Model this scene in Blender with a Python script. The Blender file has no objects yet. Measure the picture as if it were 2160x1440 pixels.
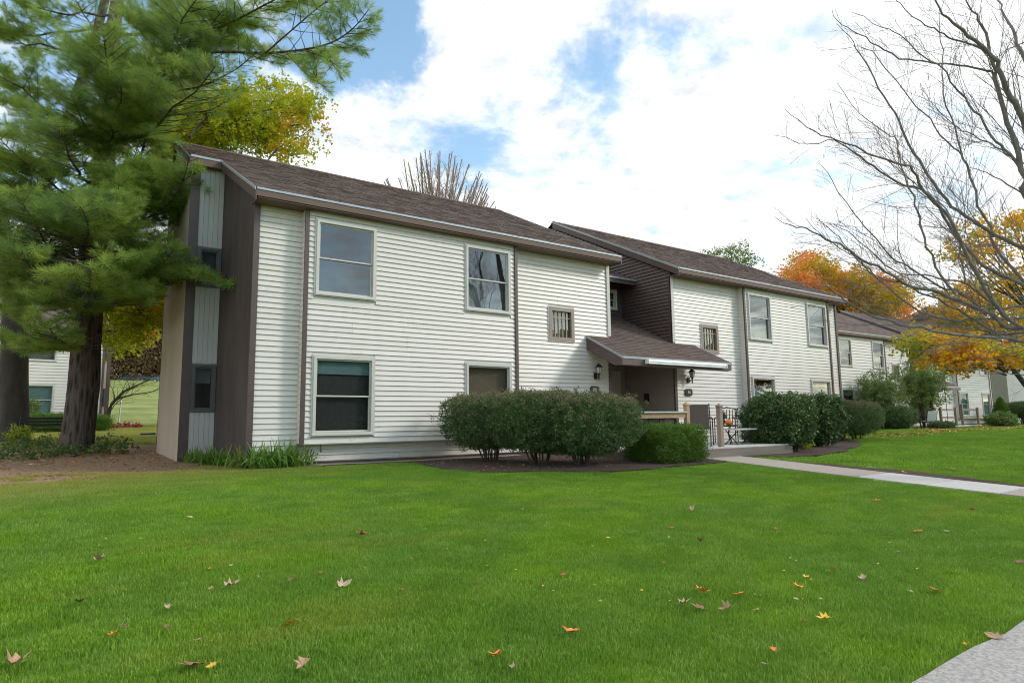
import bpy, bmesh, math, random
import numpy as np
from mathutils import Vector, Matrix, Euler

rnd = random.Random(7)
rng = np.random.default_rng(7)
S = bpy.context.scene
COL = S.collection

# ---------------------------------------------------------------- camera
CAM = np.array([-2.914, -12.106, 0.802])
FPX, YAW, PITCH, ROLL = 1365.26, math.radians(35.429), math.radians(7.003), math.radians(-0.693)
_F = np.array([math.sin(YAW)*math.cos(PITCH), math.cos(YAW)*math.cos(PITCH), math.sin(PITCH)])
_R0 = np.array([math.cos(YAW), -math.sin(YAW), 0.0])
_U0 = np.cross(_R0, _F)
_R = math.cos(ROLL)*_R0 + math.sin(ROLL)*_U0
_U = -math.sin(ROLL)*_R0 + math.cos(ROLL)*_U0
cam_data = bpy.data.cameras.new("camera")
cam = bpy.data.objects.new("camera", cam_data)
COL.objects.link(cam)
m = Matrix.Identity(4)
for i in range(3):
    m[i][0] = _R[i]; m[i][1] = _U[i]; m[i][2] = -_F[i]; m[i][3] = CAM[i]
cam.matrix_world = m
cam_data.sensor_width = 36.0
cam_data.lens = FPX/2160*36.0
cam_data.clip_start = 0.05
cam_data.clip_end = 3000
S.camera = cam

# ---------------------------------------------------------------- sky, sun, exposure
SUN_EL, SUN_AZ = math.radians(30), math.radians(54)      # azimuth from -Y towards +X
sun_dir = Vector((math.sin(SUN_AZ)*math.cos(SUN_EL), -math.cos(SUN_AZ)*math.cos(SUN_EL), math.sin(SUN_EL)))
sd = bpy.data.lights.new("sun", 'SUN')
sd.energy = 1.3; sd.angle = math.radians(10); sd.color = (1.0, 0.95, 0.87)
sun = bpy.data.objects.new("sun", sd); COL.objects.link(sun)
sun.rotation_euler = sun_dir.to_track_quat('Z', 'Y').to_euler()
S.view_settings.view_transform = 'Standard'
S.view_settings.look = 'None'
S.view_settings.gamma = 1.0
S.view_settings.use_curve_mapping = False
S.view_settings.exposure = 0.42
S.cycles.pixel_filter_type = 'BLACKMAN_HARRIS'; S.cycles.filter_width = 1.05
S.cycles.max_bounces = 6
S.cycles.transparent_max_bounces = 12
S.cycles.caustics_reflective = False
S.cycles.caustics_refractive = False

def pxdir(x, y):
    d = _F + _R*(x-1080)/FPX + _U*(720-y)/FPX
    return d
def px3(x, y, depth):
    """point seen at photo pixel x, y at this distance along the optical axis"""
    return CAM + pxdir(x, y)*depth

W = bpy.data.worlds.new("World"); S.world = W; W.use_nodes = True
nt = W.node_tree; nt.nodes.clear()
def N(t, tree, **kw):
    n = tree.nodes.new(t)
    for k, v in kw.items(): setattr(n, k, v)
    return n
out = N('ShaderNodeOutputWorld', nt); bg = N('ShaderNodeBackground', nt)
sky = N('ShaderNodeTexSky', nt); sky.sky_type = 'NISHITA'; sky.sun_disc = False
sky.sun_elevation = SUN_EL; sky.sun_rotation = math.pi - SUN_AZ
sky.air_density = 1.2; sky.dust_density = 0.6; sky.ozone_density = 2.0
bg.inputs['Strength'].default_value = 0.11
geo = N('ShaderNodeNewGeometry', nt)
tc = N('ShaderNodeTexCoord', nt)
sep = N('ShaderNodeSeparateXYZ', nt)
nt.links.new(tc.outputs['Generated'], sep.inputs[0])
def math_n(op, a, b=None, tree=nt, clamp=False, c=None):
    n = N('ShaderNodeMath', tree, operation=op, use_clamp=clamp)
    for i, v in enumerate((a, b, c)):
        if v is None: continue
        if isinstance(v, (int, float)): n.inputs[i].default_value = v
        else: tree.links.new(v, n.inputs[i])
    return n.outputs[0]
# project the view direction on a cloud deck
zc = math_n('MAXIMUM', math_n('ADD', sep.outputs[2], 0.12), 0.06)
u = math_n('DIVIDE', sep.outputs[0], zc); v = math_n('DIVIDE', sep.outputs[1], zc)
cmb = N('ShaderNodeCombineXYZ', nt); nt.links.new(u, cmb.inputs[0]); nt.links.new(v, cmb.inputs[1])
def noise(tree, vec, scale, detail=6, rough=0.6, dist=0.0):
    n = N('ShaderNodeTexNoise', tree); n.inputs['Scale'].default_value = scale; n.inputs['Detail'].default_value = detail
    n.inputs['Roughness'].default_value = rough; n.inputs['Distortion'].default_value = dist
    tree.links.new(vec, n.inputs['Vector']); return n.outputs['Fac']
n1 = noise(nt, cmb.outputs[0], 2.3, 9, 0.62, 0.3)
n2 = noise(nt, cmb.outputs[0], 7.0, 6, 0.6)
# openings in the cloud deck, as directions from the place
gap = None
wn = N('ShaderNodeTexNoise', nt); wn.inputs['Scale'].default_value = 5.5; wn.inputs['Detail'].default_value = 7; wn.inputs['Roughness'].default_value = .62
nt.links.new(tc.outputs['Generated'], wn.inputs['Vector'])
wv = N('ShaderNodeVectorMath', nt, operation='MULTIPLY_ADD'); nt.links.new(wn.outputs['Color'], wv.inputs[0]); wv.inputs[1].default_value = (.26, .26, .26)
wsub = N('ShaderNodeVectorMath', nt, operation='SUBTRACT'); nt.links.new(tc.outputs['Generated'], wsub.inputs[0]); wsub.inputs[1].default_value = (.13, .13, .13)
nt.links.new(wsub.outputs[0], wv.inputs[2])
for (gx, gy, r, s) in [(790, -10, .16, .55), (770, 90, .12, .48), (710, 170, .10, .42), (900, 40, .06, .2), (850, 130, .05, .2), (1290, 130, .08, .42), (1390, 100, .09, .46), (1480, 75, .075, .44), (1190, 165, .08, .34), (920, 265, .09, .44), (1040, 235, .09, .42), (830, 300, .06, .2), (1130, 200, .05, .2),
                       (1270, 290, .07, .36), (1230, 330, .04, .18), (100, 120, .30, .40), (980, 320, .06, .16), (1720, 400, .07, .2),
                       (400, 200, .18, .35), (1980, 390, .09, .2), (2060, 400, .07, .2), (300, -300, .3, .3)]:
    d = Vector(pxdir(gx, gy)).normalized()
    vd = N('ShaderNodeVectorMath', nt, operation='DISTANCE'); nt.links.new(wv.outputs[0], vd.inputs[0]); vd.inputs[1].default_value = d
    t = math_n('SUBTRACT', 1.0, math_n('DIVIDE', vd.outputs['Value'], r), clamp=True)
    t = math_n('MULTIPLY', t, s*(.80 if gx < 900 else .56))
    gap = t if gap is None else math_n('ADD', gap, t)
south = math_n('MULTIPLY', math_n('MULTIPLY', sep.outputs[1], -1.0, clamp=True), 0.30)
cov = math_n('SUBTRACT', math_n('ADD', n1, math_n('MULTIPLY', math_n('SUBTRACT', n2, .5), .35)), math_n('ADD', gap, south))
cr = N('ShaderNodeMapRange', nt); cr.interpolation_type = 'SMOOTHSTEP'
cr.inputs['From Min'].default_value = 0.14; cr.inputs['From Max'].default_value = 0.50
nt.links.new(cov, cr.inputs['Value'])
cl = N('ShaderNodeMapRange', nt); cl.inputs['From Min'].default_value = 0.3; cl.inputs['From Max'].default_value = 0.75
cl.inputs['To Min'].default_value = 6.2; cl.inputs['To Max'].default_value = 10.8
nt.links.new(n2, cl.inputs['Value'])
ccol = N('ShaderNodeVectorMath', nt, operation='SCALE'); ccol.inputs[0].default_value = (.97, .985, 1.0)
nt.links.new(cl.outputs[0], ccol.inputs['Scale'])
sk2 = N('ShaderNodeVectorMath', nt, operation='MULTIPLY'); sk2.inputs[1].default_value = (1.95, 2.0, 1.85)
nt.links.new(sky.outputs[0], sk2.inputs[0])
mix = N('ShaderNodeMix', nt, data_type='RGBA')
nt.links.new(cr.outputs[0], mix.inputs['Factor']); nt.links.new(sk2.outputs[0], mix.inputs['A']); nt.links.new(ccol.outputs[0], mix.inputs['B'])
nt.links.new(mix.outputs['Result'], bg.inputs['Color']); nt.links.new(bg.outputs[0], out.inputs[0])

# ---------------------------------------------------------------- materials
def newmat(name):
    mt = bpy.data.materials.new(name); mt.use_nodes = True
    t = mt.node_tree; b = t.nodes['Principled BSDF']
    return mt, t, b
def pos_vec(t, obj=False):
    if obj:
        return N('ShaderNodeTexCoord', t).outputs['Object']
    return N('ShaderNodeNewGeometry', t).outputs['Position']
def ramp(t, fac, stops):
    r = N('ShaderNodeValToRGB', t); e = r.color_ramp.elements
    while len(e) < len(stops): e.new(.5)
    for k, (p, c) in zip(e, stops): k.position = p; k.color = (*c, 1)
    t.links.new(fac, r.inputs[0]); return r.outputs[0]
def mixc(t, f, a, b, mode='MIX'):
    n = N('ShaderNodeMix', t, data_type='RGBA', blend_type=mode)
    for s_, v_ in (('Factor', f), ('A', a), ('B', b)):
        if isinstance(v_, (int, float)): n.inputs[s_].default_value = v_
        elif isinstance(v_, tuple): n.inputs[s_].default_value = (*v_, 1)
        else: t.links.new(v_, n.inputs[s_])
    return n.outputs['Result']
def bump(t, b, h, strength=.3, dist=.01):
    n = N('ShaderNodeBump', t); n.inputs['Strength'].default_value = strength; n.inputs['Distance'].default_value = dist
    t.links.new(h, n.inputs['Height']); t.links.new(n.outputs[0], b.inputs['Normal'])
def stretch(t, vec, s):
    n = N('ShaderNodeMapping', t); n.inputs['Scale'].default_value = s; t.links.new(vec, n.inputs['Vector']); return n.outputs[0]

def simple(name, c, rough=.6, var=.12, scale=3.0, metallic=0.0, dirt=None, st=(1, 1, 1), bmp=0.0, objrand=0.0, fine=0.0):
    mt, t, b = newmat(name)
    P = stretch(t, pos_vec(t), st)
    f = noise(t, P, scale, 5)
    lo = tuple(x*(1-var) for x in c); hi = tuple(min(1, x*(1+var)) for x in c)
    col = ramp(t, f, [(.3, lo), (.7, hi)])
    if dirt:
        f2 = noise(t, stretch(t, pos_vec(t), (2.2, 2.2, .35)), 1.6, 7, .7)
        r = N('ShaderNodeMapRange', t); r.inputs['From Min'].default_value = .5; r.inputs['From Max'].default_value = .8
        r.inputs['To Max'].default_value = .55
        t.links.new(f2, r.inputs[0]); col = mixc(t, r.outputs[0], col, dirt)
    if name == 'siding':      # soil splashed up from the bed
        sx = N('ShaderNodeSeparateXYZ', t); t.links.new(pos_vec(t), sx.inputs[0]); zf_ = N('ShaderNodeMapRange', t); zf_.inputs['From Min'].default_value = .05; zf_.inputs['From Max'].default_value = .55; zf_.inputs['To Min'].default_value = .75; zf_.inputs['To Max'].default_value = 0
        t.links.new(sx.outputs[2], zf_.inputs[0]); col = mixc(t, math_n('MULTIPLY', zf_.outputs[0], noise(t, pos_vec(t), 5, 6, .75), t), col, (.36, .31, .25))
    if objrand:
        oi = N('ShaderNodeObjectInfo', t)
        mm = N('ShaderNodeMapRange', t); mm.inputs['To Min'].default_value = 1-objrand; mm.inputs['To Max'].default_value = 1+objrand
        t.links.new(oi.outputs['Random'], mm.inputs[0])
        hs = N('ShaderNodeHueSaturation', t); t.links.new(col, hs.inputs['Color']); t.links.new(mm.outputs[0], hs.inputs['Value']); col = hs.outputs[0]
    t.links.new(col, b.inputs['Base Color'])
    b.inputs['Roughness'].default_value = rough; b.inputs['Metallic'].default_value = metallic
    if bmp: bump(t, b, noise(t, P, fine or scale*12, 4), bmp, .01)
    return mt

M = {}
M['siding'] = simple('siding', (.705, .66, .60), .42, .03, .8, dirt=(.60, .58, .50), objrand=.035, st=(1, 1, 3), bmp=.05, fine=30)
M['brown_trim'] = simple('brown_trim', (.10, .068, .062), .45, .1, 4)
M['dark_siding'] = simple('dark_siding', (.095, .066, .062), .5, .12, 3, objrand=.08)
M['dark_wall'] = simple('dark_wall', (.058, .045, .043), .75, .35, 1.6, st=(1, 1, .3), bmp=.5, fine=14)
M['soffit'] = simple('soffit', (.15, .098, .072), .7, .08, 2)
M['panel'] = simple('panel', (.50, .49, .47), .6, .06, 2, dirt=(.33, .33, .32), st=(1, 1, .3), objrand=.03)
M['beige'] = simple('beige', (.52, .43, .34), .7, .08, 1.2, st=(1, 1, .4))
M['tan_panel'] = simple('tan_panel', (.52, .38, .28), .65, .08, 1.5, objrand=.04)
M['drip'] = simple('drip_edge', (.38, .43, .46), .35, .12, 5, metallic=.2)
M['vinyl'] = simple('window_vinyl', (.60, .575, .525), .35, .04, 4, dirt=(.5, .48, .42))
M['grey_frame'] = simple('bronze_frame', (.10, .095, .095), .4, .1, 4)
M['tan_frame'] = simple('tan_frame', (.30, .235, .19), .5, .1, 4)
M['concrete_base'] = simple('foundation', (.16, .105, .09), .85, .2, 6, bmp=.4)
M['white'] = simple('white_enamel', (.82, .82, .80), .3, .03, 4)
M['black'] = simple('black_metal', (.018, .018, .019), .35, .1, 5)
M['interior'] = simple('interior', (.035, .033, .032), .9, .2, 2)
M['blind'] = simple('teal_blind', (.20, .31, .30), .8, .06, 2)
M['sheer'] = simple('grey_curtain', (.17, .18, .18), .8, .12, 5, st=(9, 9, .4))
M['drape'] = simple('dark_screen', (.055, .050, .048), .8, .15, 5, st=(5, 5, .5))
M['tan_blind'] = simple('tan_blind', (.24, .17, .105), .8, .2, 20, st=(6, 6, .3))
M['mullion'] = simple('mullion', (.50, .42, .30), .5, .08, 4)
M['wood'] = simple('weathered_wood', (.26, .205, .16), .75, .25, 7, st=(1, 1, .15), bmp=.3, fine=20)
M['new_wood'] = simple('yellow_wood', (.42, .30, .17), .7, .2, 6, bmp=.2)
M['deck_top'] = simple('deck_top', (.56, .55, .52), .8, .1, 4)
M['porch'] = simple('porch_siding_shaded', (.36, .30, .25), .6, .06, 2)  # siding tone darkened: the deep shade of the entry is put into the colour
M['edge_wood'] = simple('deck_edge_wood', (.19, .165, .14), .8, .2, 7, st=(.15, .15, 1), bmp=.2)
M['door'] = simple('door_paint', (.50, .47, .42), .45, .05, 2)
M['taupe'] = simple('sling_fabric', (.145, .115, .10), .7, .12, 30)
M['orange'] = simple('pumpkin', (.75, .20, .02), .45, .15, 9)
M['lamp_glass'] = simple('lamp_glass', (.55, .56, .55), .15, .1, 9)
M['bark_pine'] = simple('pine_bark', (.085, .065, .052), .95, .45, 5, st=(1, 1, .22), bmp=1.0, fine=9)
def bark_mat(name, lo, mid, hi, sc):
    mt, t, b = newmat(name); P = stretch(t, pos_vec(t), (1, 1, .16)); f = noise(t, P, sc, 5, .65, .6); v_ = N('ShaderNodeTexVoronoi', t); v_.inputs['Scale'].default_value = sc*1.1; t.links.new(P, v_.inputs['Vector'])
    g = math_n('MULTIPLY', math_n('ADD', f, v_.outputs['Distance'], t), .7, t)
    t.links.new(ramp(t, g, [(.35, lo), (.52, mid), (.75, hi)]), b.inputs['Base Color']); b.inputs['Roughness'].default_value = .95; bump(t, b, g, 1.0, .06); return mt
M['bark_pine'] = bark_mat('pine_bark_furrowed', (.014, .011, .009), (.045, .034, .028), (.12, .095, .08), 11)
M['bark_maple'] = simple('maple_bark', (.06, .048, .04), .9, .35, 5, st=(1, 1, .3), bmp=.8, fine=10)
M['bark_grey'] = simple('grey_bark', (.20, .18, .165), .9, .35, 8, bmp=.5, fine=30)
M['stem'] = simple('shrub_stem', (.085, .062, .05), .9, .3, 8)
M['tan_bark'] = simple('tan_twig_bark', (.30, .235, .19), .9, .2, 8)
M['brick'] = simple('far_brick', (.30, .2, .16), .9, .2, 3)
M['grey_wall'] = simple('grey_boards', (.42, .43, .43), .7, .05, 1, objrand=.03)
M['car_teal'] = simple('car_paint', (.07, .13, .15), .25, .05, 2, metallic=.3)
M['tyre'] = simple('tyre_rubber', (.02, .02, .02), .8, .1, 4)
M['chrome'] = simple('rim', (.6, .6, .6), .25, .05, 4, metallic=.8)
M['label_white'] = simple('sign_white', (.8, .8, .78), .4, .02, 4)
M['red_leaf'] = simple('red_ground_leaf', (.30, .03, .035), .6, .4, 30)

def glass_mat():
    mt, t, b = newmat('window_glass')
    g = N('ShaderNodeBsdfGlossy', t); g.inputs['Roughness'].default_value = .015; g.inputs['Color'].default_value = (.92, .96, 1, 1)
    tr = N('ShaderNodeBsdfTransparent', t); tr.inputs['Color'].default_value = (.84, .87, .87, 1)
    fr = N('ShaderNodeFresnel', t); fr.inputs['IOR'].default_value = 1.62
    bp = N('ShaderNodeBump', t); bp.inputs['Strength'].default_value = .02; bp.inputs['Distance'].default_value = .05
    t.links.new(noise(t, pos_vec(t), 1.4, 2), bp.inputs['Height']); t.links.new(bp.outputs[0], g.inputs['Normal'])
    mx = N('ShaderNodeMixShader', t)
    gb = N('ShaderNodeNewGeometry', t); t.links.new(math_n('MULTIPLY', math_n('ADD', fr.outputs[0], .05, t), math_n('SUBTRACT', 1.0, gb.outputs['Backfacing'], t), t), mx.inputs[0]); t.links.new(tr.outputs[0], mx.inputs[1]); t.links.new(g.outputs[0], mx.inputs[2])
    t.links.new(mx.outputs[0], t.nodes['Material Output'].inputs[0]); return mt
M['glass'] = glass_mat()

def shingle_mat():
    mt, t, b = newmat('roof_shingle')
    g = N('ShaderNodeNewGeometry', t)
    c = ramp(t, g.outputs['Random Per Island'], [(0, (.125, .074, .058)), (.35, (.15, .092, .074)), (.7, (.175, .110, .090)), (1, (.21, .138, .115))])
    f = noise(t, g.outputs['Position'], 60, 4, .8)
    c = mixc(t, math_n('MULTIPLY', f, .9, t), c, (.07, .05, .043))
    big = noise(t, g.outputs['Position'], .7, 4)
    c = mixc(t, big, c, mixc(t, .5, c, (.135, .115, .10)))
    t.links.new(c, b.inputs['Base Color']); b.inputs['Roughness'].default_value = .95
    bump(t, b, f, .6, .01); return mt
M['shingle'] = shingle_mat()

def leaf_mat(name, stops, trans=.35, zone=None, zscale=.5, rough=.55, thr=(.44, .60)):
    mt, t, b = newmat(name)
    oi = N('ShaderNodeObjectInfo', t)
    g = N('ShaderNodeNewGeometry', t)
    f = math_n('ADD', math_n('MULTIPLY', oi.outputs['Random'], .55, t), math_n('MULTIPLY', g.outputs['Random Per Island'], .45, t), t)
    c = ramp(t, f, stops)
    if zone:
        z = N('ShaderNodeMapRange', t); z.interpolation_type = 'SMOOTHSTEP'
        z.inputs['From Min'].default_value = thr[0]; z.inputs['From Max'].default_value = thr[1]
        t.links.new(noise(t, g.outputs['Position'], zscale, 3), z.inputs[0])
        c = mixc(t, z.outputs[0], c, ramp(t, f, zone))
    t.links.new(c, b.inputs['Base Color']); b.inputs['Roughness'].default_value = rough
    b.inputs['Specular IOR Level'].default_value = .3
    tr = N('ShaderNodeBsdfTranslucent', t); t.links.new(c, tr.inputs['Color'])
    mx = N('ShaderNodeMixShader', t); mx.inputs[0].default_value = trans
    t.links.new(b.outputs[0], mx.inputs[1]); t.links.new(tr.outputs[0], mx.inputs[2])
    t.links.new(mx.outputs[0], t.nodes['Material Output'].inputs[0]); return mt
M['needle'] = leaf_mat('pine_needles', [(0, (.17, .27, .05)), (.5, (.30, .44, .08)), (.85, (.43, .56, .10)), (1, (.50, .41, .15))], .5,
                       [(0, (.15, .27, .07)), (1, (.33, .46, .12))], .6)
M['yellow_leaf'] = leaf_mat('yellow_green_leaves', [(0, (.24, .34, .02)), (.5, (.45, .50, .02)), (1, (.68, .55, .03))], .55,
                            [(0, (.60, .42, .02)), (1, (.75, .42, .03))], .3, thr=(.54, .68))
M['orange_leaf'] = leaf_mat('orange_leaves', [(0, (.66, .17, .06)), (.5, (.80, .30, .08)), (1, (.80, .42, .10))], .6,
                            [(0, (.36, .34, .02)), (1, (.66, .42, .03))], .22, thr=(.45, .62))
M['gold_leaf'] = leaf_mat('gold_leaves', [(0, (.66, .27, .02)), (.5, (.78, .42, .02)), (1, (.75, .50, .03))], .55,
                          [(0, (.26, .34, .03)), (1, (.5, .46, .04))], .55)
M['shrub_leaf'] = leaf_mat('shrub_leaves', [(0, (.045, .11, .035)), (.6, (.10, .19, .06)), (.85, (.18, .24, .10)), (1, (.32, .24, .16))], .3)
M['shrub_top_leaf'] = leaf_mat('reddish_leaves', [(0, (.12, .14, .06)), (.5, (.25, .18, .11)), (1, (.42, .28, .20))], .25)
M['box_leaf'] = leaf_mat('boxwood_leaves', [(0, (.05, .12, .015)), (.6, (.11, .21, .025)), (1, (.20, .32, .04))], .3)
M['rhodo_leaf'] = leaf_mat('glossy_leaves', [(0, (.03, .08, .03)), (.6, (.075, .15, .05)), (1, (.22, .25, .08))], .2, rough=.4)
M['loose_leaf'] = leaf_mat('loose_green_leaves', [(0, (.08, .15, .04)), (.6, (.16, .26, .07)), (1, (.34, .34, .10))], .4)
M['lily_leaf'] = leaf_mat('strap_leaves', [(0, (.10, .22, .035)), (.7, (.20, .36, .06)), (1, (.42, .40, .10))], .35)
M['cover_leaf'] = leaf_mat('ground_cover_leaves', [(0, (.04, .09, .03)), (.5, (.09, .17, .04)), (.85, (.22, .24, .06)), (1, (.36, .18, .06))], .3)
M['lime_leaf'] = leaf_mat('lime_leaves', [(0, (.20, .28, .02)), (1, (.42, .45, .03))], .4)
M['brown_leaf'] = leaf_mat('brown_wood_leaves', [(0, (.10, .065, .04)), (.6, (.19, .12, .06)), (1, (.28, .22, .06))], .3)
M['dark_leaf'] = leaf_mat('dark_tree_leaves', [(0, (.03, .05, .02)), (.6, (.06, .08, .03)), (1, (.12, .09, .03))], .25)

def ground_cols(t, P):
    """shared zoning of the turf: dry and needle-strewn beside the pines"""
    sp = N('ShaderNodeSeparateXYZ', t); t.links.new(P, sp.inputs[0])
    n = noise(t, P, 1.1, 5); nf = noise(t, P, 9, 4)
    # dryness: grows towards the pines (-X, +Y)
    d = math_n('ADD', math_n('MULTIPLY', sp.outputs[0], -.17, t), math_n('MULTIPLY', sp.outputs[1], .34, t), t)
    d = math_n('ADD', d, math_n('ADD', math_n('MULTIPLY', n, .9, t), math_n('MULTIPLY', nf, .5, t), t), t)
    return sp, d
def grass_mat():
    mt, t, b = newmat('lawn_blades')
    g = N('ShaderNodeNewGeometry', t); oi = N('ShaderNodeObjectInfo', t)
    P = g.outputs['Position']; sp, d = ground_cols(t, P)
    f = math_n('ADD', math_n('MULTIPLY', oi.outputs['Random'], .35, t), math_n('MULTIPLY', g.outputs['Random Per Island'], .65, t), t)
    c = ramp(t, f, [(0, (.10, .22, .012)), (.45, (.20, .38, .022)), (.8, (.31, .50, .05)), (.93, (.44, .53, .10)), (1, (.70, .60, .34))])
    zr_ = N('ShaderNodeMapRange', t); zr_.inputs['From Min'].default_value = .38; zr_.inputs['From Max'].default_value = .62
    t.links.new(noise(t, P, .9, 3), zr_.inputs[0])
    c = mixc(t, zr_.outputs[0], c, ramp(t, f, [(0, (.10, .22, .022)), (.6, (.185, .36, .04)), (1, (.37, .52, .13))]))
    zr2 = N('ShaderNodeMapRange', t); zr2.inputs['From Min'].default_value = .55; zr2.inputs['From Max'].default_value = .75; zr2.inputs['To Max'].default_value = .7
    t.links.new(noise(t, stretch(t, P, (.35, 1.1, 1)), .9, 4), zr2.inputs[0])
    c = mixc(t, zr2.outputs[0], c, ramp(t, f, [(0, (.19, .28, .016)), (1, (.46, .49, .10))]))
    dr = N('ShaderNodeMapRange', t); dr.inputs['From Min'].default_value = -.25; dr.inputs['From Max'].default_value = 1.0; dr.inputs['To Max'].default_value = .85
    t.links.new(d, dr.inputs[0])
    c = mixc(t, dr.outputs[0], c, ramp(t, f, [(0, (.20, .25, .035)), (.5, (.38, .36, .09)), (1, (.56, .42, .18))]))
    t.links.new(c, b.inputs['Base Color']); b.inputs['Roughness'].default_value = .5
    b.inputs['Specular IOR Level'].default_value = .25
    tr = N('ShaderNodeBsdfTranslucent', t); t.links.new(c, tr.inputs['Color'])
    mx = N('ShaderNodeMixShader', t); mx.inputs[0].default_value = .3
    t.links.new(b.outputs[0], mx.inputs[1]); t.links.new(tr.outputs[0], mx.inputs[2])
    t.links.new(mx.outputs[0], t.nodes['Material Output'].inputs[0]); return mt
M['grass'] = grass_mat()
def ground_mat():
    mt, t, b = newmat('turf_ground')
    g = N('ShaderNodeNewGeometry', t); P = g.outputs['Position']; sp, d = ground_cols(t, P)
    f = noise(t, P, 14, 6, .75)
    c = ramp(t, f, [(.3, (.08, .15, .012)), (.5, (.14, .25, .02)), (.7, (.22, .34, .03))])
    st_ = noise(t, stretch(t, P, (.05, .9, .9)), 1.0, 3)
    c = mixc(t, math_n('MULTIPLY', st_, .8, t), c, (.16, .22, .045))
    fy = N('ShaderNodeMapRange', t); fy.inputs['From Min'].default_value = 24; fy.inputs['From Max'].default_value = 40; t.links.new(sp.outputs[1], fy.inputs[0])
    stripe = math_n('ADD', math_n('MULTIPLY', noise(t, stretch(t, P, (.10, .35, 0)), 1.0, 3), .5, t), math_n('MULTIPLY', noise(t, P, .5, 6, .8), .5, t), t)
    c = mixc(t, math_n('MULTIPLY', fy.outputs[0], .9, t), c, ramp(t, stripe, [(.40, (.12, .16, .03)), (.5, (.20, .24, .05)), (.6, (.30, .30, .09))]))  # far rise: sunlit yellow put into its grass colour
    # brown soil and needles under the pines
    nd = N('ShaderNodeMapRange', t); nd.inputs['From Min'].default_value = .5; nd.inputs['From Max'].default_value = 1.0
    t.links.new(d, nd.inputs[0])
    far = N('ShaderNodeMapRange', t); far.inputs['From Min'].default_value = 9.0; far.inputs['From Max'].default_value = 11.0
    far.inputs['To Min'].default_value = 1; far.inputs['To Max'].default_value = 0
    t.links.new(sp.outputs[1], far.inputs[0])
    lf = N('ShaderNodeMapRange', t); lf.inputs['From Min'].default_value = 4.0; lf.inputs['From Max'].default_value = 6.0
    lf.inputs['To Min'].default_value = 1; lf.inputs['To Max'].default_value = 0
    t.links.new(sp.outputs[0], lf.inputs[0])
    msk = math_n('MULTIPLY', math_n('MULTIPLY', nd.outputs[0], far.outputs[0], t), lf.outputs[0], t)
    soil = ramp(t, noise(t, P, 22, 6, .8), [(.3, (.14, .09, .05)), (.5, (.30, .19, .10)), (.72, (.48, .33, .18))])
    c = mixc(t, msk, c, soil)
    t.links.new(c, b.inputs['Base Color']); b.inputs['Roughness'].default_value = .95
    bump(t, b, f, .8, .03); return mt
M['ground'] = ground_mat()
def speck(name, stops, scale, rough=.9, b_=.6, d_=.01, voro=False):
    mt, t, b = newmat(name); P = pos_vec(t)
    f = noise(t, P, scale, 6, .8)
    c = ramp(t, f, stops)
    if voro:
        v_ = N('ShaderNodeTexVoronoi', t); v_.inputs['Scale'].default_value = scale*1.5; t.links.new(P, v_.inputs['Vector'])
        vr = ramp(t, v_.outputs['Color'], [(.2, stops[0][1]), (.8, stops[-1][1])])
        c = mixc(t, .5, c, vr)
    big = noise(t, P, .8, 4)
    c = mixc(t, math_n('MULTIPLY', big, .5, t), c, stops[0][1])
    t.links.new(c, b.inputs['Base Color']); b.inputs['Roughness'].default_value = rough
    bump(t, b, f, b_, d_); return mt
M['mulch'] = speck('mulch', [(.3, (.035, .022, .016)), (.5, (.08, .05, .036)), (.7, (.16, .105, .075))], 26, .95, 1, .04)
M['gravel'] = speck('gravel', [(.3, (.17, .14, .12)), (.5, (.38, .34, .30)), (.7, (.62, .58, .53))], 40, .9, 1, .02, True)
M['asphalt'] = speck('pale_asphalt', [(.3, (.22, .21, .20)), (.5, (.44, .43, .41)), (.68, (.62, .60, .57))], 45, .9, .8, .008, True)
M['slab'] = speck('slab_tan', [(.3, (.30, .26, .22)), (.5, (.37, .33, .29)), (.7, (.43, .39, .34))], 16, .85, .25, .005)
M['slab_new'] = speck('slab_pale', [(.3, (.42, .41, .39)), (.5, (.54, .53, .50)), (.7, (.60, .59, .56))], 16, .85, .2, .005)

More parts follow.
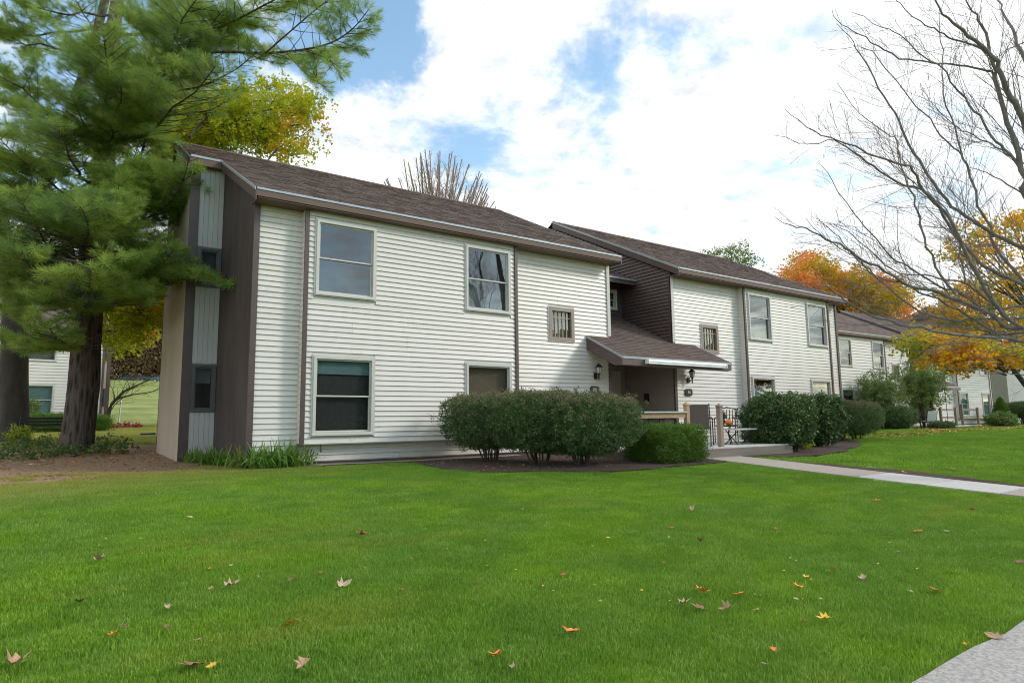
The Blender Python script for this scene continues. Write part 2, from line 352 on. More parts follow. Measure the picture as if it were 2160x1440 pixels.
# ---------------------------------------------------------------- helpers
def tag(o, label=None, cat=None, group=None, kind=None):
    if label: o['label'] = label
    if cat: o['category'] = cat
    if group: o['group'] = group
    if kind: o['kind'] = kind
    return o
def empty(name, loc, rz=0.0, parent=None):
    o = bpy.data.objects.new(name, None); COL.objects.link(o)
    o.location = loc; o.rotation_euler = (0, 0, rz); o.empty_display_size = .1
    if parent: o.parent = parent
    return o
def obj(name, me, mat=None, parent=None, loc=None):
    o = bpy.data.objects.new(name, me); COL.objects.link(o)
    if mat is not None and not len(me.materials): me.materials.append(mat)
    if parent is not None: o.parent = parent
    if loc is not None: o.location = loc
    return o
class MB:
    """collects vertices and faces for one mesh"""
    def __init__(s): s.v = []; s.f = []; s.n = 0
    def add(s, vs, fs):
        k = s.n; s.v.extend([tuple(map(float, q)) for q in vs]); s.f.extend([tuple(i+k for i in f) for f in fs]); s.n += len(vs)
    def box(s, x0, x1, y0, y1, z0, z1):
        vs = [(x0,y0,z0),(x1,y0,z0),(x1,y1,z0),(x0,y1,z0),(x0,y0,z1),(x1,y0,z1),(x1,y1,z1),(x0,y1,z1)]
        s.add(vs, [(0,3,2,1),(4,5,6,7),(0,1,5,4),(1,2,6,5),(2,3,7,6),(3,0,4,7)]); return s
    def prism(s, pts, vec):
        """polygon pts (3D) extruded by vec"""
        n = len(pts); p2 = [tuple(np.array(p)+np.array(vec)) for p in pts]
        s.add(list(pts)+p2, [tuple(range(n)), tuple(range(2*n-1, n-1, -1))]+[(i, i+n, (i+1) % n+n, (i+1) % n) for i in range(n)]); return s
    def tube(s, pts, rad, k=6, cap=True):
        pts = np.asarray(pts, float); n = len(pts)
        if np.isscalar(rad): rad = [rad]*n
        up = np.array([0., 0., 1.]); rings = []
        for i in range(n):
            d = pts[min(i+1, n-1)]-pts[max(i-1, 0)]; L = np.linalg.norm(d); d = d/L if L > 1e-9 else up
            a = np.cross(d, up if abs(d[2]) < .9 else np.array([1., 0, 0])); a /= np.linalg.norm(a); b = np.cross(d, a)
            for j in range(k):
                t = 2*math.pi*j/k; rings.append(pts[i]+rad[i]*(math.cos(t)*a+math.sin(t)*b))
        fs = [(i*k+j, i*k+(j+1) % k, (i+1)*k+(j+1) % k, (i+1)*k+j) for i in range(n-1) for j in range(k)]
        if cap: fs += [tuple(range(k-1, -1, -1)), tuple((n-1)*k+j for j in range(k))]
        s.add(rings, fs); return s
    def lathe(s, c, prof, k=12):
        c = np.array(c); vs = [c+np.array([r*math.cos(2*math.pi*j/k), r*math.sin(2*math.pi*j/k), z]) for r, z in prof for j in range(k)]
        n = len(prof); fs = [(i*k+j, i*k+(j+1) % k, (i+1)*k+(j+1) % k, (i+1)*k+j) for i in range(n-1) for j in range(k)]
        fs += [tuple(range(k-1, -1, -1)), tuple((n-1)*k+j for j in range(k))]
        s.add(vs, fs); return s
    def mesh(s, name, mat=None, smooth=False):
        me = bpy.data.meshes.new(name); me.from_pydata(s.v, [], s.f); me.validate(); me.update()
        if mat is not None: me.materials.append(mat)
        if smooth: me.polygons.foreach_set('use_smooth', [True]*len(me.polygons))
        return me
    def build(s, name, mat, parent=None, smooth=False, loc=None):
        return obj(name, s.mesh(name, mat, smooth), None, parent, loc)
def box(name, mat, parent, *a):
    return MB().box(*a).build(name, mat, parent)

# terrain height ------------------------------------------------------------
def sstep(a, b, x):
    t = np.clip((np.asarray(x, float)-a)/(b-a), 0, 1); return t*t*(3-2*t)
def gz(x, y):
    x = np.asarray(x, float); y = np.asarray(y, float)
    s = (-3-y)/.7
    near = -.068*.7*np.where(s > 20, s, np.log1p(np.exp(np.clip(s, -30, 20))))
    near = -.62*np.tanh(-near/.62*1.05)
    back = .03*np.clip(y-2, 0, 36)
    hill = (.116*np.clip(y-38, 0, 50)+.02*np.clip(y-88, 0, 40))*(1-sstep(15, 45, x))
    return near + back*(1-.6*sstep(8, 30, x)) + hill + .13*sstep(21, 29, x) + .006*np.sin(x*1.3)*np.sin(y*1.1+.5)
def gp(px, py):
    """ground point seen at a photo pixel"""
    d = pxdir(px, py); t = 1.0
    for i in range(4000):
        q = CAM+d*t
        if q[2] <= float(gz(q[0], q[1])): break
        t += .02
    return np.array([q[0], q[1], float(gz(q[0], q[1]))])

# instancing of leaves on a cloud of points (one object per crown) ----------
_groups = {}
def inst_group(proto_me):
    if proto_me.name in _groups: return _groups[proto_me.name]
    po = bpy.data.objects.new(proto_me.name+'_source', proto_me)
    g = bpy.data.node_groups.new('leaves_'+proto_me.name, 'GeometryNodeTree')
    g.interface.new_socket('Geometry', in_out='INPUT', socket_type='NodeSocketGeometry')
    g.interface.new_socket('Geometry', in_out='OUTPUT', socket_type='NodeSocketGeometry')
    gi = g.nodes.new('NodeGroupInput'); go = g.nodes.new('NodeGroupOutput')
    ip = g.nodes.new('GeometryNodeInstanceOnPoints'); oi = g.nodes.new('GeometryNodeObjectInfo')
    oi.inputs['Object'].default_value = po
    ra = g.nodes.new('GeometryNodeInputNamedAttribute'); ra.data_type = 'FLOAT_VECTOR'; ra.inputs['Name'].default_value = 'rot'
    sa = g.nodes.new('GeometryNodeInputNamedAttribute'); sa.data_type = 'FLOAT'; sa.inputs['Name'].default_value = 'scl'
    e2 = g.nodes.new('FunctionNodeEulerToRotation')
    L = g.links.new
    L(gi.outputs[0], ip.inputs['Points']); L(oi.outputs['Geometry'], ip.inputs['Instance'])
    L(ra.outputs['Attribute'], e2.inputs[0]); L(e2.outputs[0], ip.inputs['Rotation']); L(sa.outputs['Attribute'], ip.inputs['Scale'])
    L(ip.outputs[0], go.inputs[0])
    _groups[proto_me.name] = g
    return g
def cloud(name, pts, rots, scl, proto, parent=None, mat=None):
    pts = np.asarray(pts, np.float32)
    me = bpy.data.meshes.new(name); me.vertices.add(len(pts)); me.vertices.foreach_set('co', pts.ravel())
    a = me.attributes.new('rot', 'FLOAT_VECTOR', 'POINT'); a.data.foreach_set('vector', np.asarray(rots, np.float32).ravel())
    a = me.attributes.new('scl', 'FLOAT', 'POINT'); a.data.foreach_set('value', np.asarray(scl, np.float32).ravel())
    o = obj(name, me, None, parent)
    md = o.modifiers.new('leaves', 'NODES'); md.node_group = inst_group(proto)
    return o
def dir_euler(d, spin=None):
    """euler that turns +Z to each direction d, with a random spin about it"""
    d = np.asarray(d, float); d = d/np.maximum(np.linalg.norm(d, axis=1, keepdims=True), 1e-9)
    th = np.arccos(np.clip(d[:, 2], -1, 1)); ph = np.arctan2(d[:, 1], d[:, 0])
    # R = Rz(ph) Ry(th) Rz(spin) -> matrix -> XYZ euler
    sp = rng.uniform(0, 2*np.pi, len(d)) if spin is None else spin
    cp, s_p, ct, st, cs, ss = np.cos(ph), np.sin(ph), np.cos(th), np.sin(th), np.cos(sp), np.sin(sp)
    r00 = cp*ct*cs-s_p*ss; r10 = s_p*ct*cs+cp*ss; r20 = -st*cs
    r21 = st*ss; r22 = ct
    ey = -np.arcsin(np.clip(r20, -1, 1)); ex = np.arctan2(r21, r22); ez = np.arctan2(r10, r00)
    return np.stack([ex, ey, ez], 1)
def rand_euler(n): return rng.uniform(-np.pi, np.pi, (n, 3))

# leaf and needle sources ---------------------------------------------------
def needle_tuft(name, mat, n=34, L=.13, w=.0066, stemL=.08):
    b = MB(); r = random.Random(3)
    for i in range(n):
        t = (i+.5)/n; base = np.array([0, 0, stemL*t]); ph = i*2.399+r.uniform(-.3, .3); th = math.radians(75-50*t+r.uniform(-12, 12))
        d = np.array([math.sin(th)*math.cos(ph), math.sin(th)*math.sin(ph), math.cos(th)])
        s_ = np.cross(d, [0, 0, 1.]); s_ /= np.linalg.norm(s_); LL = L*r.uniform(.75, 1.1)
        k = w/2; mid = base+d*LL*.55+np.array([0, 0, -.004]); tip = base+d*LL+np.array([0, 0, -.012])
        b.add([base-s_*k*.6, base+s_*k*.6, mid+s_*k, mid-s_*k, tip], [(0, 1, 2, 3), (3, 2, 4)])
    return b.mesh(name, mat)
def leaf_outline(kind):
    if kind == 'maple':
        a = [(0, 0), (.16, .05), (.46, .10), (.30, .28), (.52, .52), (.22, .50), (.20, .72), (0, 1.0), (-.20, .72), (-.22, .50), (-.52, .52), (-.30, .28), (-.46, .10), (-.16, .05)]
        return a
    return [(0, 0), (.26, .3), (.24, .62), (0, 1), (-.24, .62), (-.26, .3)]
def leaf_cluster(name, mat, n, R, size, kind='oval', flat=0.0, seed=1):
    b = MB(); r = random.Random(seed); oc = leaf_outline(kind)
    for i in range(n):
        while True:
            c = np.array([r.uniform(-1, 1) for _ in range(3)])
            if np.linalg.norm(c) < 1: break
        c *= R; c[2] *= (1-flat)
        E_ = Euler((r.gauss(0, .7), r.gauss(0, .7), r.uniform(0, 6.28))).to_matrix(); s_ = size*r.uniform(.65, 1.2)
        fold = r.uniform(.1, .35)
        vs = []
        for x, y in oc:
            q = E_ @ Vector((x*s_, (y-.4)*s_, abs(x)*s_*fold-y*y*s_*.15)); vs.append(c+np.array(q))
        nn = len(oc); mid = nn//2
        if kind == 'oval': b.add(vs, [(0, 1, 2, 3), (0, 3, 4, 5)])
        else: b.add(vs, [tuple(range(0, mid+1)), tuple([0]+list(range(mid, nn)))])
    return b.mesh(name, mat)
def grass_patch(name, mat, n, size, h, w, seed, lean=.5):
    b = MB(); r = random.Random(seed)
    for i in range(n):
        x, y = r.uniform(-size, size), r.uniform(-size, size); a = r.uniform(0, 6.28); hh = h*r.uniform(.55, 1.15); ln = abs(r.gauss(0, lean))*hh
        dx, dy = math.cos(a), math.sin(a); a2 = r.uniform(0, 6.28); wx, wy = math.cos(a2)*w/2, math.sin(a2)*w/2
        b.add([(x-wx, y-wy, -.02), (x+wx, y+wy, -.02), (x+wx*.8+dx*ln*.35, y+wy*.8+dy*ln*.35, hh*.6), (x-wx*.8+dx*ln*.35, y-wy*.8+dy*ln*.35, hh*.6), (x+dx*ln, y+dy*ln, hh)],
              [(0, 1, 2, 3), (3, 2, 4)])
    return b.mesh(name, mat)
P_needle = needle_tuft('needle_tuft', M['needle'])
P_yellow = leaf_cluster('yellow_sprig', M['yellow_leaf'], 12, .22, .12, 'maple', .4)
P_orange = leaf_cluster('orange_sprig', M['orange_leaf'], 16, .38, .19, 'oval', .3)
P_gold = leaf_cluster('gold_sprig', M['gold_leaf'], 12, .20, .11, 'maple', .4)
P_shrub = leaf_cluster('shrub_sprig', M['shrub_leaf'], 14, .065, .038)
P_shrubtop = leaf_cluster('shrub_top_sprig', M['shrub_top_leaf'], 14, .06, .034)
P_box = leaf_cluster('box_sprig', M['box_leaf'], 20, .05, .024)
P_rhodo = leaf_cluster('glossy_sprig', M['rhodo_leaf'], 10, .085, .075)
P_loose = leaf_cluster('loose_sprig', M['loose_leaf'], 9, .11, .075)
P_cover = leaf_cluster('cover_sprig', M['cover_leaf'], 10, .10, .075, flat=.3)
P_lime = leaf_cluster('lime_sprig', M['lime_leaf'], 7, .08, .07)
P_brown = leaf_cluster('brown_sprig', M['brown_leaf'], 16, .7, .30)
P_dark = leaf_cluster('dark_sprig', M['dark_leaf'], 16, .55, .30)
P_red = leaf_cluster('red_sprig', M['red_leaf'], 10, .12, .10, flat=.3)
P_grass = [grass_patch('turf_a', M['grass'], 760, .17, .029, .0036, 1), grass_patch('turf_b', M['grass'], 620, .17, .036, .0038, 2)]
P_grassfar = grass_patch('turf_c', M['grass'], 300, .28, .042, .009, 3)

# ---------------------------------------------------------------- ground
def grid_axis(a, b, step, far):
    core = np.arange(a, b+1e-6, step); e = [step*1.5**i for i in range(1, 18)]
    lo = a-np.cumsum(e); hi = b+np.cumsum(e); lo = lo[lo > -far][::-1]; hi = hi[hi < far]
    return np.concatenate([[-far], lo, core, hi, [far]])
def make_ground():
    xs = grid_axis(-16, 30, .5, 900.); ys = grid_axis(-18, 12, .5, 900.); ys = np.unique(np.concatenate([ys, np.arange(14, 130, 4.)]))
    X, Y = np.meshgrid(xs, ys); Z = gz(X, Y); v = np.stack([X, Y, Z], -1).reshape(-1, 3); nx = len(xs)
    f = [(j*nx+i, j*nx+i+1, (j+1)*nx+i+1, (j+1)*nx+i) for j in range(len(ys)-1) for i in range(nx-1)]
    me = bpy.data.meshes.new('ground'); me.from_pydata(v.tolist(), [], f); me.polygons.foreach_set('use_smooth', [True]*len(f))
    o = obj('ground', me, M['ground']); tag(o, kind='structure')
make_ground()

def drape(name, poly, mat, dz, kind='structure', wob=.05, step=.5, parent=None, label=None):
    """a sheet with the outline poly (x, y), laid over the terrain"""
    P = []
    n = len(poly)
    for i in range(n):
        a, b = np.array(poly[i][:2], float), np.array(poly[(i+1) % n][:2], float); k = max(1, int(np.linalg.norm(b-a)/.3))
        for j in range(k):
            q = a+(b-a)*j/k; P.append(q+rng.normal(0, wob, 2)*(1 if j else .3))
    bm = bmesh.new(); bm.faces.new([bm.verts.new((q[0], q[1], 0)) for q in P]); bmesh.ops.triangulate(bm, faces=bm.faces[:])
    P = np.array(P)
    for ax in (0, 1):
        for c in np.arange(math.floor(P[:, ax].min()/step)*step, P[:, ax].max(), step):
            bmesh.ops.bisect_plane(bm, geom=bm.verts[:]+bm.edges[:]+bm.faces[:], plane_co=(c if ax == 0 else 0, c if ax else 0, 0), plane_no=(1-ax, ax, 0), dist=1e-5)
    for v_ in bm.verts: v_.co.z = float(gz(v_.co.x, v_.co.y))+dz
    for f_ in bm.faces:
        if f_.normal.z < 0: f_.normal_flip()
    me = bpy.data.meshes.new(name); bm.to_mesh(me); bm.free()
    o = obj(name, me, mat, parent); tag(o, label, kind=kind if not parent else None)
    return o
def inside(poly, x, y):
    x = np.asarray(x); r = np.zeros(x.shape, bool); n = len(poly)
    for i in range(n):
        x1, y1 = poly[i][:2]; x2, y2 = poly[(i+1) % n][:2]
        c = ((y1 > y) != (y2 > y)) & (x < (x2-x1)*(y-y1)/((y2-y1) or 1e-9)+x1); r ^= c
    return r
bed_main = [gp(*q) for q in [(868, 977), (930, 992), (1010, 999), (1110, 997), (1200, 997), (1300, 997), (1400, 989), (1470, 983), (1530, 975)]] + [(8.0, -3.3), (8.1, -2.5), (6.7, .2), (2.9, .2)]
bed_right = [(9.45, -3.2)] + [gp(*q) for q in [(1660, 966), (1730, 962), (1790, 951), (1818, 939), (1806, 931)]] + [(20.6, .2), (11.5, .2), (11.5, -2.6)]
soil_strip = [(9.42, -4.3), (9.42, -10.2), (9.95, -10.2), (9.9, -8), (10.2, -6.6), (9.8, -5.2)]
gravel = [(.9, .2), (5.8, .2), (5.8, -.22), (3, -.25), (1.2, -.2)]
road = [(-30, -11.5), (-6, -11.1), *[tuple(gp(*q_)[:2]) for q_ in [(1850, 1500), (1952, 1440), (2055, 1378), (2160, 1322), (2300, 1250)]], (30, -10.4), (60, -10.4), (60, -16), (-30, -16)]
drape('mulch_bed', bed_main, M['mulch'], .03)
drape('mulch_bed', bed_right, M['mulch'], .03)
drape('soil_strip', soil_strip, M['mulch'], .03)
drape('gravel_strip', gravel, M['gravel'], .038)
drape('road', road, M['asphalt'], .035, wob=.008)
# the walk: concrete slabs with open joints
walk = tag(empty('sidewalk', (8.8, -6, float(gz(8.8, -6)))), kind='structure')
yj = [-3.28, -4.3, -5.35, -6.38, -7.42, -8.42, -9.4, -10.2]
for i in range(len(yj)-1):
    ya, yb = yj[i]-.008, yj[i+1]+.008; x0, x1 = 8.22, 9.42; b = MB(); K = 4; top = []; tz = []
    for j in range(K+1):
        y = ya+(yb-ya)*j/K; z = float(gz(8.8, y))+.035; top += [(x0, y, z), (x1, y, z)]
    vs = top+[(x, y, z-.12) for x, y, z in top]; n = len(top); fs = []
    for j in range(K):
        a = 2*j; fs.append((a, a+2, a+3, a+1)); fs.append((a, a+n, a+2+n, a+2)); fs.append((a+1, a+3, a+3+n, a+1+n))
    fs += [(0, 1, 1+n, n), (n-2, 2*n-2, 2*n-1, n-1)]
    b.add(vs, fs); s_ = b.build('slab', M['slab_new'] if i in (3, 4) else M['slab'])
    s_.parent = walk; s_.matrix_parent_inverse = Matrix.Translation(walk.location).inverted()
    if i in (3, 4): s_['label'] = 'pale newly poured slab'

# ---------------------------------------------------------------- buildings
A_, B_, C_, MM = .87, 5.84, 8.98, 20.45
D_, OE, ZE, ZR, YR = .2, .215, 5.07, 7.86, 5.36
KS = (ZR-ZE)/(YR+OE)
D1, D3, AX = 3.17, 6.6, .68
SOF = 4.89
_bc = {}
def board_mesh(w, h, mat, lip=.030):
    k = (round(w, 3), round(h, 3), mat.name)
    if k in _bc: return _bc[k]
    b = MB(); b.add([(0, 0, 0), (w, 0, 0), (w, -lip, .0), (0, -lip, 0), (0, -lip*.85, h*.12), (w, -lip*.85, h*.12), (w, -.003, h), (0, -.003, h), (0, 0, h), (w, 0, h)],
                    [(0, 3, 2, 1), (3, 4, 5, 2), (4, 7, 6, 5), (7, 8, 9, 6), (0, 8, 7, 4, 3), (1, 2, 5, 6, 9), (0, 1, 9, 8)])
    _bc[k] = b.mesh('board', mat); return _bc[k]
def board_into(mb, x0, x1, Y, z, h, lip=.030):
    mb.add([(x0, Y-lip, z), (x1, Y-lip, z), (x1, Y-.003, z+h), (x0, Y-.003, z+h), (x0, Y, z), (x1, Y, z)], [(0, 3, 2, 1)[::-1], (0, 4, 5, 1)[::-1]])
def siding(root, x0, x1, z0, z1, Y, holes, single, mb=None, mat=None, name='siding_board', h=.102, lip=.030):
    """courses of lap siding on a wall facing -Y, cut round the holes"""
    mat = mat or M['siding']; n = int(round((z1-z0)/h)); h = (z1-z0)/n
    for i in range(n):
        z = z0+i*h; segs = [(x0, x1)]
        for (a, b, c, d) in holes:
            if c < z+h*.6 and d > z+h*.4:
                ns = []
                for s0, s1 in segs:
                    if b <= s0 or a >= s1: ns.append((s0, s1)); continue
                    if a > s0+.02: ns.append((s0, a))
                    if b < s1-.02: ns.append((b, s1))
                segs = ns
        for s0, s1 in segs:
            if single and s1-s0 > 2.6 and rnd.random() < .5:
                sm = s0+rnd.choice([.9, 1.4, 2.1]); obj(name, board_mesh(sm-s0-.003, h, mat), None, root, (s0, Y, z)); obj(name, board_mesh(s1-sm, h, mat), None, root, (sm, Y-.0015, z))
            elif single: obj(name, board_mesh(s1-s0, h, mat), None, root, (s0, Y, z))
            else: board_into(mb, s0, s1, Y, z, h, lip)
def wall_core(mb, x0, x1, z0, z1, Y, holes, t=.08):
    xs = sorted({x0, x1, *[q for h in holes for q in h[:2] if x0 < q < x1]}); zs = sorted({z0, z1, *[q for h in holes for q in h[2:] if z0 < q < z1]})
    for i in range(len(xs)-1):
        for j in range(len(zs)-1):
            cx, cz = (xs[i]+xs[i+1])/2, (zs[j]+zs[j+1])/2
            if any(a < cx < b and c < cz < d for a, b, c, d in holes): continue
            mb.box(xs[i], xs[i+1], Y, Y+t, zs[j], zs[j+1])
def ring(mb, x0, x1, z0, z1, w, y0, y1):
    mb.box(x0, x0+w, y0, y1, z0, z1); mb.box(x1-w, x1, y0, y1, z0, z1)
    mb.box(x0+w, x1-w, y0, y1, z0, z0+w); mb.box(x0+w, x1-w, y0, y1, z1-w, z1)
def window(root, x0, x1, z0, z1, Y, style='vinyl', blind=None, fine=True):
    f = MB()
    if style == 'vinyl':
        ring(f, x0, x1, z0, z1, .03, Y-.040, Y+.01); ring(f, x0+.03, x1-.03, z0+.03, z1-.03, .05, Y-.06, Y+.06)
        f.box(x0+.02, x1-.02, Y-.078, Y-.06, z0+.02, z0+.055)
        w = f.build('window', M['vinyl'], root); i = .083
        xa, xb, za, zb = x0+i, x1-i, z0+i, z1-i; zm = (za+zb)/2-.01
        s1 = MB(); ring(s1, xa, xb, zm-.012, zb, .027, Y-.012, Y+.016); s1.build('sash', M['vinyl'], w)
        s2 = MB(); ring(s2, xa, xb, za, zm+.016, .03, Y+.018, Y+.045); s2.build('sash', M['vinyl'], w)
        MB().box(xa+.027, xb-.027, Y+.0, Y+.004, zm+.015, zb-.027).build('pane', M['glass'], w)
        MB().box(xa+.03, xb-.03, Y+.03, Y+.034, za+.03, zm-.014).build('pane', M['glass'], w)
        hx = (xa-.02, xb+.02, za-.02, zb+.02)
    elif style == 'tan':
        ring(f, x0-.02, x1+.02, z0-.02, z1+.02, .02, Y-.042, Y+.01)
        w = f.build('window', M['vinyl'], root)
        g = MB(); ring(g, x0, x1, z0, z1, .09, Y-.05, Y+.04); g.build('frame', M['tan_frame'], w)
        xa, xb, za, zb = x0+.09, x1-.09, z0+.09, z1-.09
        MB().box(xa, xb, Y+.02, Y+.024, za, zb).build('pane', M['glass'], w)
        for t in (.2, .4, .6, .8): MB().box(xa+(xb-xa)*t-.009, xa+(xb-xa)*t+.009, Y-.004, Y+.012, za, zb).build('mullion', M['mullion'], w)
        MB().box(xa, xb, Y-.006, Y+.010, za+(zb-za)*.74, za+(zb-za)*.74+.018).build('mullion', M['mullion'], w)
        hx = (xa-.01, xb+.01, za-.01, zb+.01)
    else:
        ring(f, x0, x1, z0, z1, .055, Y-.03, Y+.03); ring(f, x0+.055, x1-.055, z0+.055, z1-.055, .03, Y-.005, Y+.04)
        w = f.build('window', M['grey_frame'], root)
        MB().box(x0+.085, x1-.085, Y+.01, Y+.014, z0+.085, z1-.085).build('pane', M['glass'], w)
        xa, xb, za, zb = x0+.085, x1-.085, z0+.085, z1-.085; hx = (xa-.01, xb+.01, za-.01, zb+.01)
    a, b, c, d = hx; r = MB(); y0, y1 = Y+.062, Y+.75
    r.add([(a, y0, c), (b, y0, c), (b, y0, d), (a, y0, d), (a, y1, c), (b, y1, c), (b, y1, d), (a, y1, d)], [(4, 5, 6, 7), (0, 1, 5, 4), (1, 2, 6, 5), (2, 3, 7, 6), (3, 0, 4, 7)])
    r.build('room_behind', M['interior'], w)
    if blind:
        for (m_, t0, t1, yy) in blind:
            MB().box(a+.005, b-.005, Y+yy, Y+yy+.006, c+(d-c)*t0, c+(d-c)*t1).build('blind', M[m_], w)
    return w
def shingles(root, x0, x1, y0, y1, ze, y_e, k, tab=.30, rowh=.14, name='shingles', back=False):
    """stepped courses of shingles on a slope z = ze + k (y - y_e)"""
    b = MB(); L = math.hypot(1, k); cy, cz = 1/L, k/L; s = 0.0; S_ = (y1-y0)*L; row = 0; r = random.Random(int(x0*10)+5)
    z0 = ze+k*(y0-y_e); nx_, nz_ = -cz, cy
    while s < S_:
        s1 = min(s+rowh, S_)+.0; x = x0-(row % 2)*tab/2-r.uniform(0, .05)
        while x < x1:
            w = tab*r.uniform(.55, 1.1); xa, xb = max(x, x0), min(x+w-.006, x1); x += w
            if xb-xa < .02: continue
            t = r.uniform(.008, .019); ds = r.uniform(-.006, .006)
            def q(xx, ss, hh): return (xx, y0+ss*cy+nx_*hh, z0+ss*cz+nz_*hh)
            sa = max(s+ds, -.01)
            b.add([q(xa, sa, .002), q(xb, sa, .002), q(xb, sa, t), q(xa, sa, t), q(xb, s1+.01, .004), q(xa, s1+.01, .004)], [(0, 1, 2, 3), (3, 2, 4, 5), (1, 4, 2), (0, 3, 5)])
        s += rowh; row += 1
    o = b.build(name, M['shingle'], root); o['kind'] = 'stuff'; return o
def roofz(y): return ZE+KS*(y+OE) if y <= YR else ZR-KS*(y-YR)

def condo(root, detail, shift=0.0):
    """two mirrored units joined by a recessed entry"""
    HH, LP = (.102, .024) if detail == 2 else (.153, .034)
    for un in (0, 1):
        fine = detail == 2 and un == 0
        X = (lambda x: x) if un == 0 else (lambda x: MM-x)
        def rg(a, b): a, b = X(a), X(b); return (min(a, b), max(a, b))
        mbs = MB(); core = MB()
        W1, W2, SW = (1.05+shift, 2.32+shift), (4.41, 5.66), (6.94, 7.74)
        up, lo = (3.224, 4.754), (.552, 2.101)
        holes_b = [(*rg(*w), *z) for w in (W1, W2) for z in (up, lo)]
        hole_s = [(*rg(*SW), 2.756, 3.588)]
        # bump
        x0, x1 = rg(A_+.07, B_-.07)
        siding(root, x0, x1, .43, SOF, 0, holes_b, fine, mbs, h=HH, lip=LP)
        ih = [(a+.05, b-.05, c+.05, d-.05) for a, b, c, d in holes_b]
        wall_core(core, *rg(A_, B_), .43, SOF, 0, ih, .08)
        core.box(*rg(A_, B_), .08, D_+.1, .43, .455)
        # end strip and the wall beside the entry
        x0, x1 = rg(.075, A_); siding(root, x0, x1, .10, SOF, D_, [], fine, mbs, h=HH, lip=LP)
        x0, x1 = rg(B_, C_-.07); siding(root, x0, x1, .10, SOF, D_, [(a-.02, b+.02, c-.02, d+.02) for a, b, c, d in hole_s], fine, mbs, h=HH, lip=LP)
        xx0, xx1 = rg(A_, B_); siding(root, xx0, xx1, .10, .43, D_, [], fine, mbs)
        ihs = [(a+.06, b-.06, c+.06, d-.06) for a, b, c, d in hole_s]
        wall_core(core, *rg(0, A_), .08, 4.9, D_, [], .08); wall_core(core, *rg(B_, C_), .08, 4.9, D_, ihs, .08)
        wall_core(core, *rg(A_, B_), .08, .43, D_, [], .08)
        # bump's side returns, in little courses
        for xr, sgn in ((A_, -1), (B_, 1)):
            h = (SOF-.43)/43
            for i in range(43):
                z = .43+i*h; xo = X(xr); s_ = sgn if un == 0 else -sgn
                mbs.add([(xo+s_*.014, 0, z), (xo+s_*.014, D_, z), (xo+s_*.002, D_, z+h), (xo+s_*.002, 0, z+h)], [(0, 1, 2, 3)])
                mbs.add([(xo+s_*.014, 0, z), (xo+s_*.014, D_, z), (xo, D_, z), (xo, 0, z)], [(0, 1, 2, 3)])
        mbs_o = mbs.build('siding', M['siding'], root); mbs_o['kind'] = 'stuff'
        core.build('wall', M['siding'], root)
        MB().box(*rg(.02, C_-.02), D_+.015, D_+.085, -.3, .08).build('foundation', M['concrete_base'], root)
        MB().box(*rg(A_+.01, B_-.01), -.024, -.002, .415, .45).build('bottom_trim', M['vinyl'], root)
        for a in ((A_-.012, A_+.065), (B_-.065, B_+.012)):
            MB().box(*rg(*a), -.048, .0, .43, SOF).build('corner_board', M['brown_trim'], root)
        MB().box(*rg(-.035, .07), D_-.05, D_, .05, SOF+.03).build('corner_board', M['brown_trim'], root)
        MB().box(*rg(C_-.07, C_+.03), D_-.05, D_, 2.98, SOF).build('corner_board', M['vinyl'], root)
        MB().box(*rg(C_-.07, C_+.03), D_-.05, D_, .2, 2.45).build('corner_board', M['brown_trim'], root)
        # windows
        bl = [('drape', 0, .995, .10)]
        ub = {0: ([('drape', 0, .5, .12)], [('sheer', 0, .5, .16)]), 1: ([('sheer', 0, .99, .14)], [('sheer', 0, .6, .14)])}[un]
        lb = {0: ([('blind', .79, 1, .065), ('drape', 0, .8, .10)], [('blind', 0, .5, .07), ('tan_blind', .5, 1, .12)]), 1: ([('blind', 0, 1, .07)], [('blind', 0, .8, .07)])}[un]
        for w, z, bb in ((W1, up, ub[0]), (W2, up, ub[1]), (W1, lo, lb[0]), (W2, lo, lb[1])):
            window(root, *rg(*w), *z, 0, 'vinyl', bb)
        window(root, *rg(*SW), 2.756, 3.588, D_, 'tan', [('tan_blind', 0, 1, .06)])
        # gable side: dark wall, set-back panel bay, beige wall
        xs_ = X(0); t = .08 if un == 0 else -.08
        MB().prism([(xs_, D_+.001, .02), (xs_, D1, .02), (xs_, D1, roofz(D1)-.05), (xs_, D_+.001, roofz(D_)-.05)], (t, 0, 0)).build('gable_wall', M['dark_wall'], root)
        wx = X(-.5)
        for (za, zb) in ((.05, 1.06), (2.12, 3.79), (4.70, roofz(D1)-.06)):
            for i in range(5):
                a, b = rg(-.5+i*.1, -.5+(i+1)*.1-.006); MB().box(a, b, D1-.018, D1, za, zb).build('panel_board', M['panel' if detail else 'tan_panel'], root)
        cb = MB(); a, b = rg(-AX, 0); wall_core(cb, a, b, .02, roofz(D1)-.06, D1, [(*rg(-.43, -.05), 1.15, 2.04), (*rg(-.43, -.05), 3.87, 4.63)], .06); cb.build('bay_wall', M['panel'], root)
        MB().box(*rg(-AX-.01, -.5), D1-.03, D1-.0, .02, roofz(D1)-.06).build('corner_board', M['brown_trim'], root)
        window(root, *rg(-.49, -.015), 1.08, 2.10, D1-.02, 'side', [('sheer', .62, 1, .12)])
        window(root, *rg(-.49, -.015), 3.81, 4.68, D1-.02, 'side', [('drape', 0, 1, .2)])
        xe = X(-AX); pg = [(xe, D1, -.05), (xe, D3, -.05), (xe, D3, roofz(D3)-.06), (xe, YR, roofz(YR)-.06), (xe, D1, roofz(D1)-.06)]
        MB().prism(pg, (t, 0, 0)).build('rear_block_wall', M['beige'] if detail == 2 else M['tan_panel'], root)
        # side wall towards the entry
        xi = X(C_); ti = -t; yb = 10.7
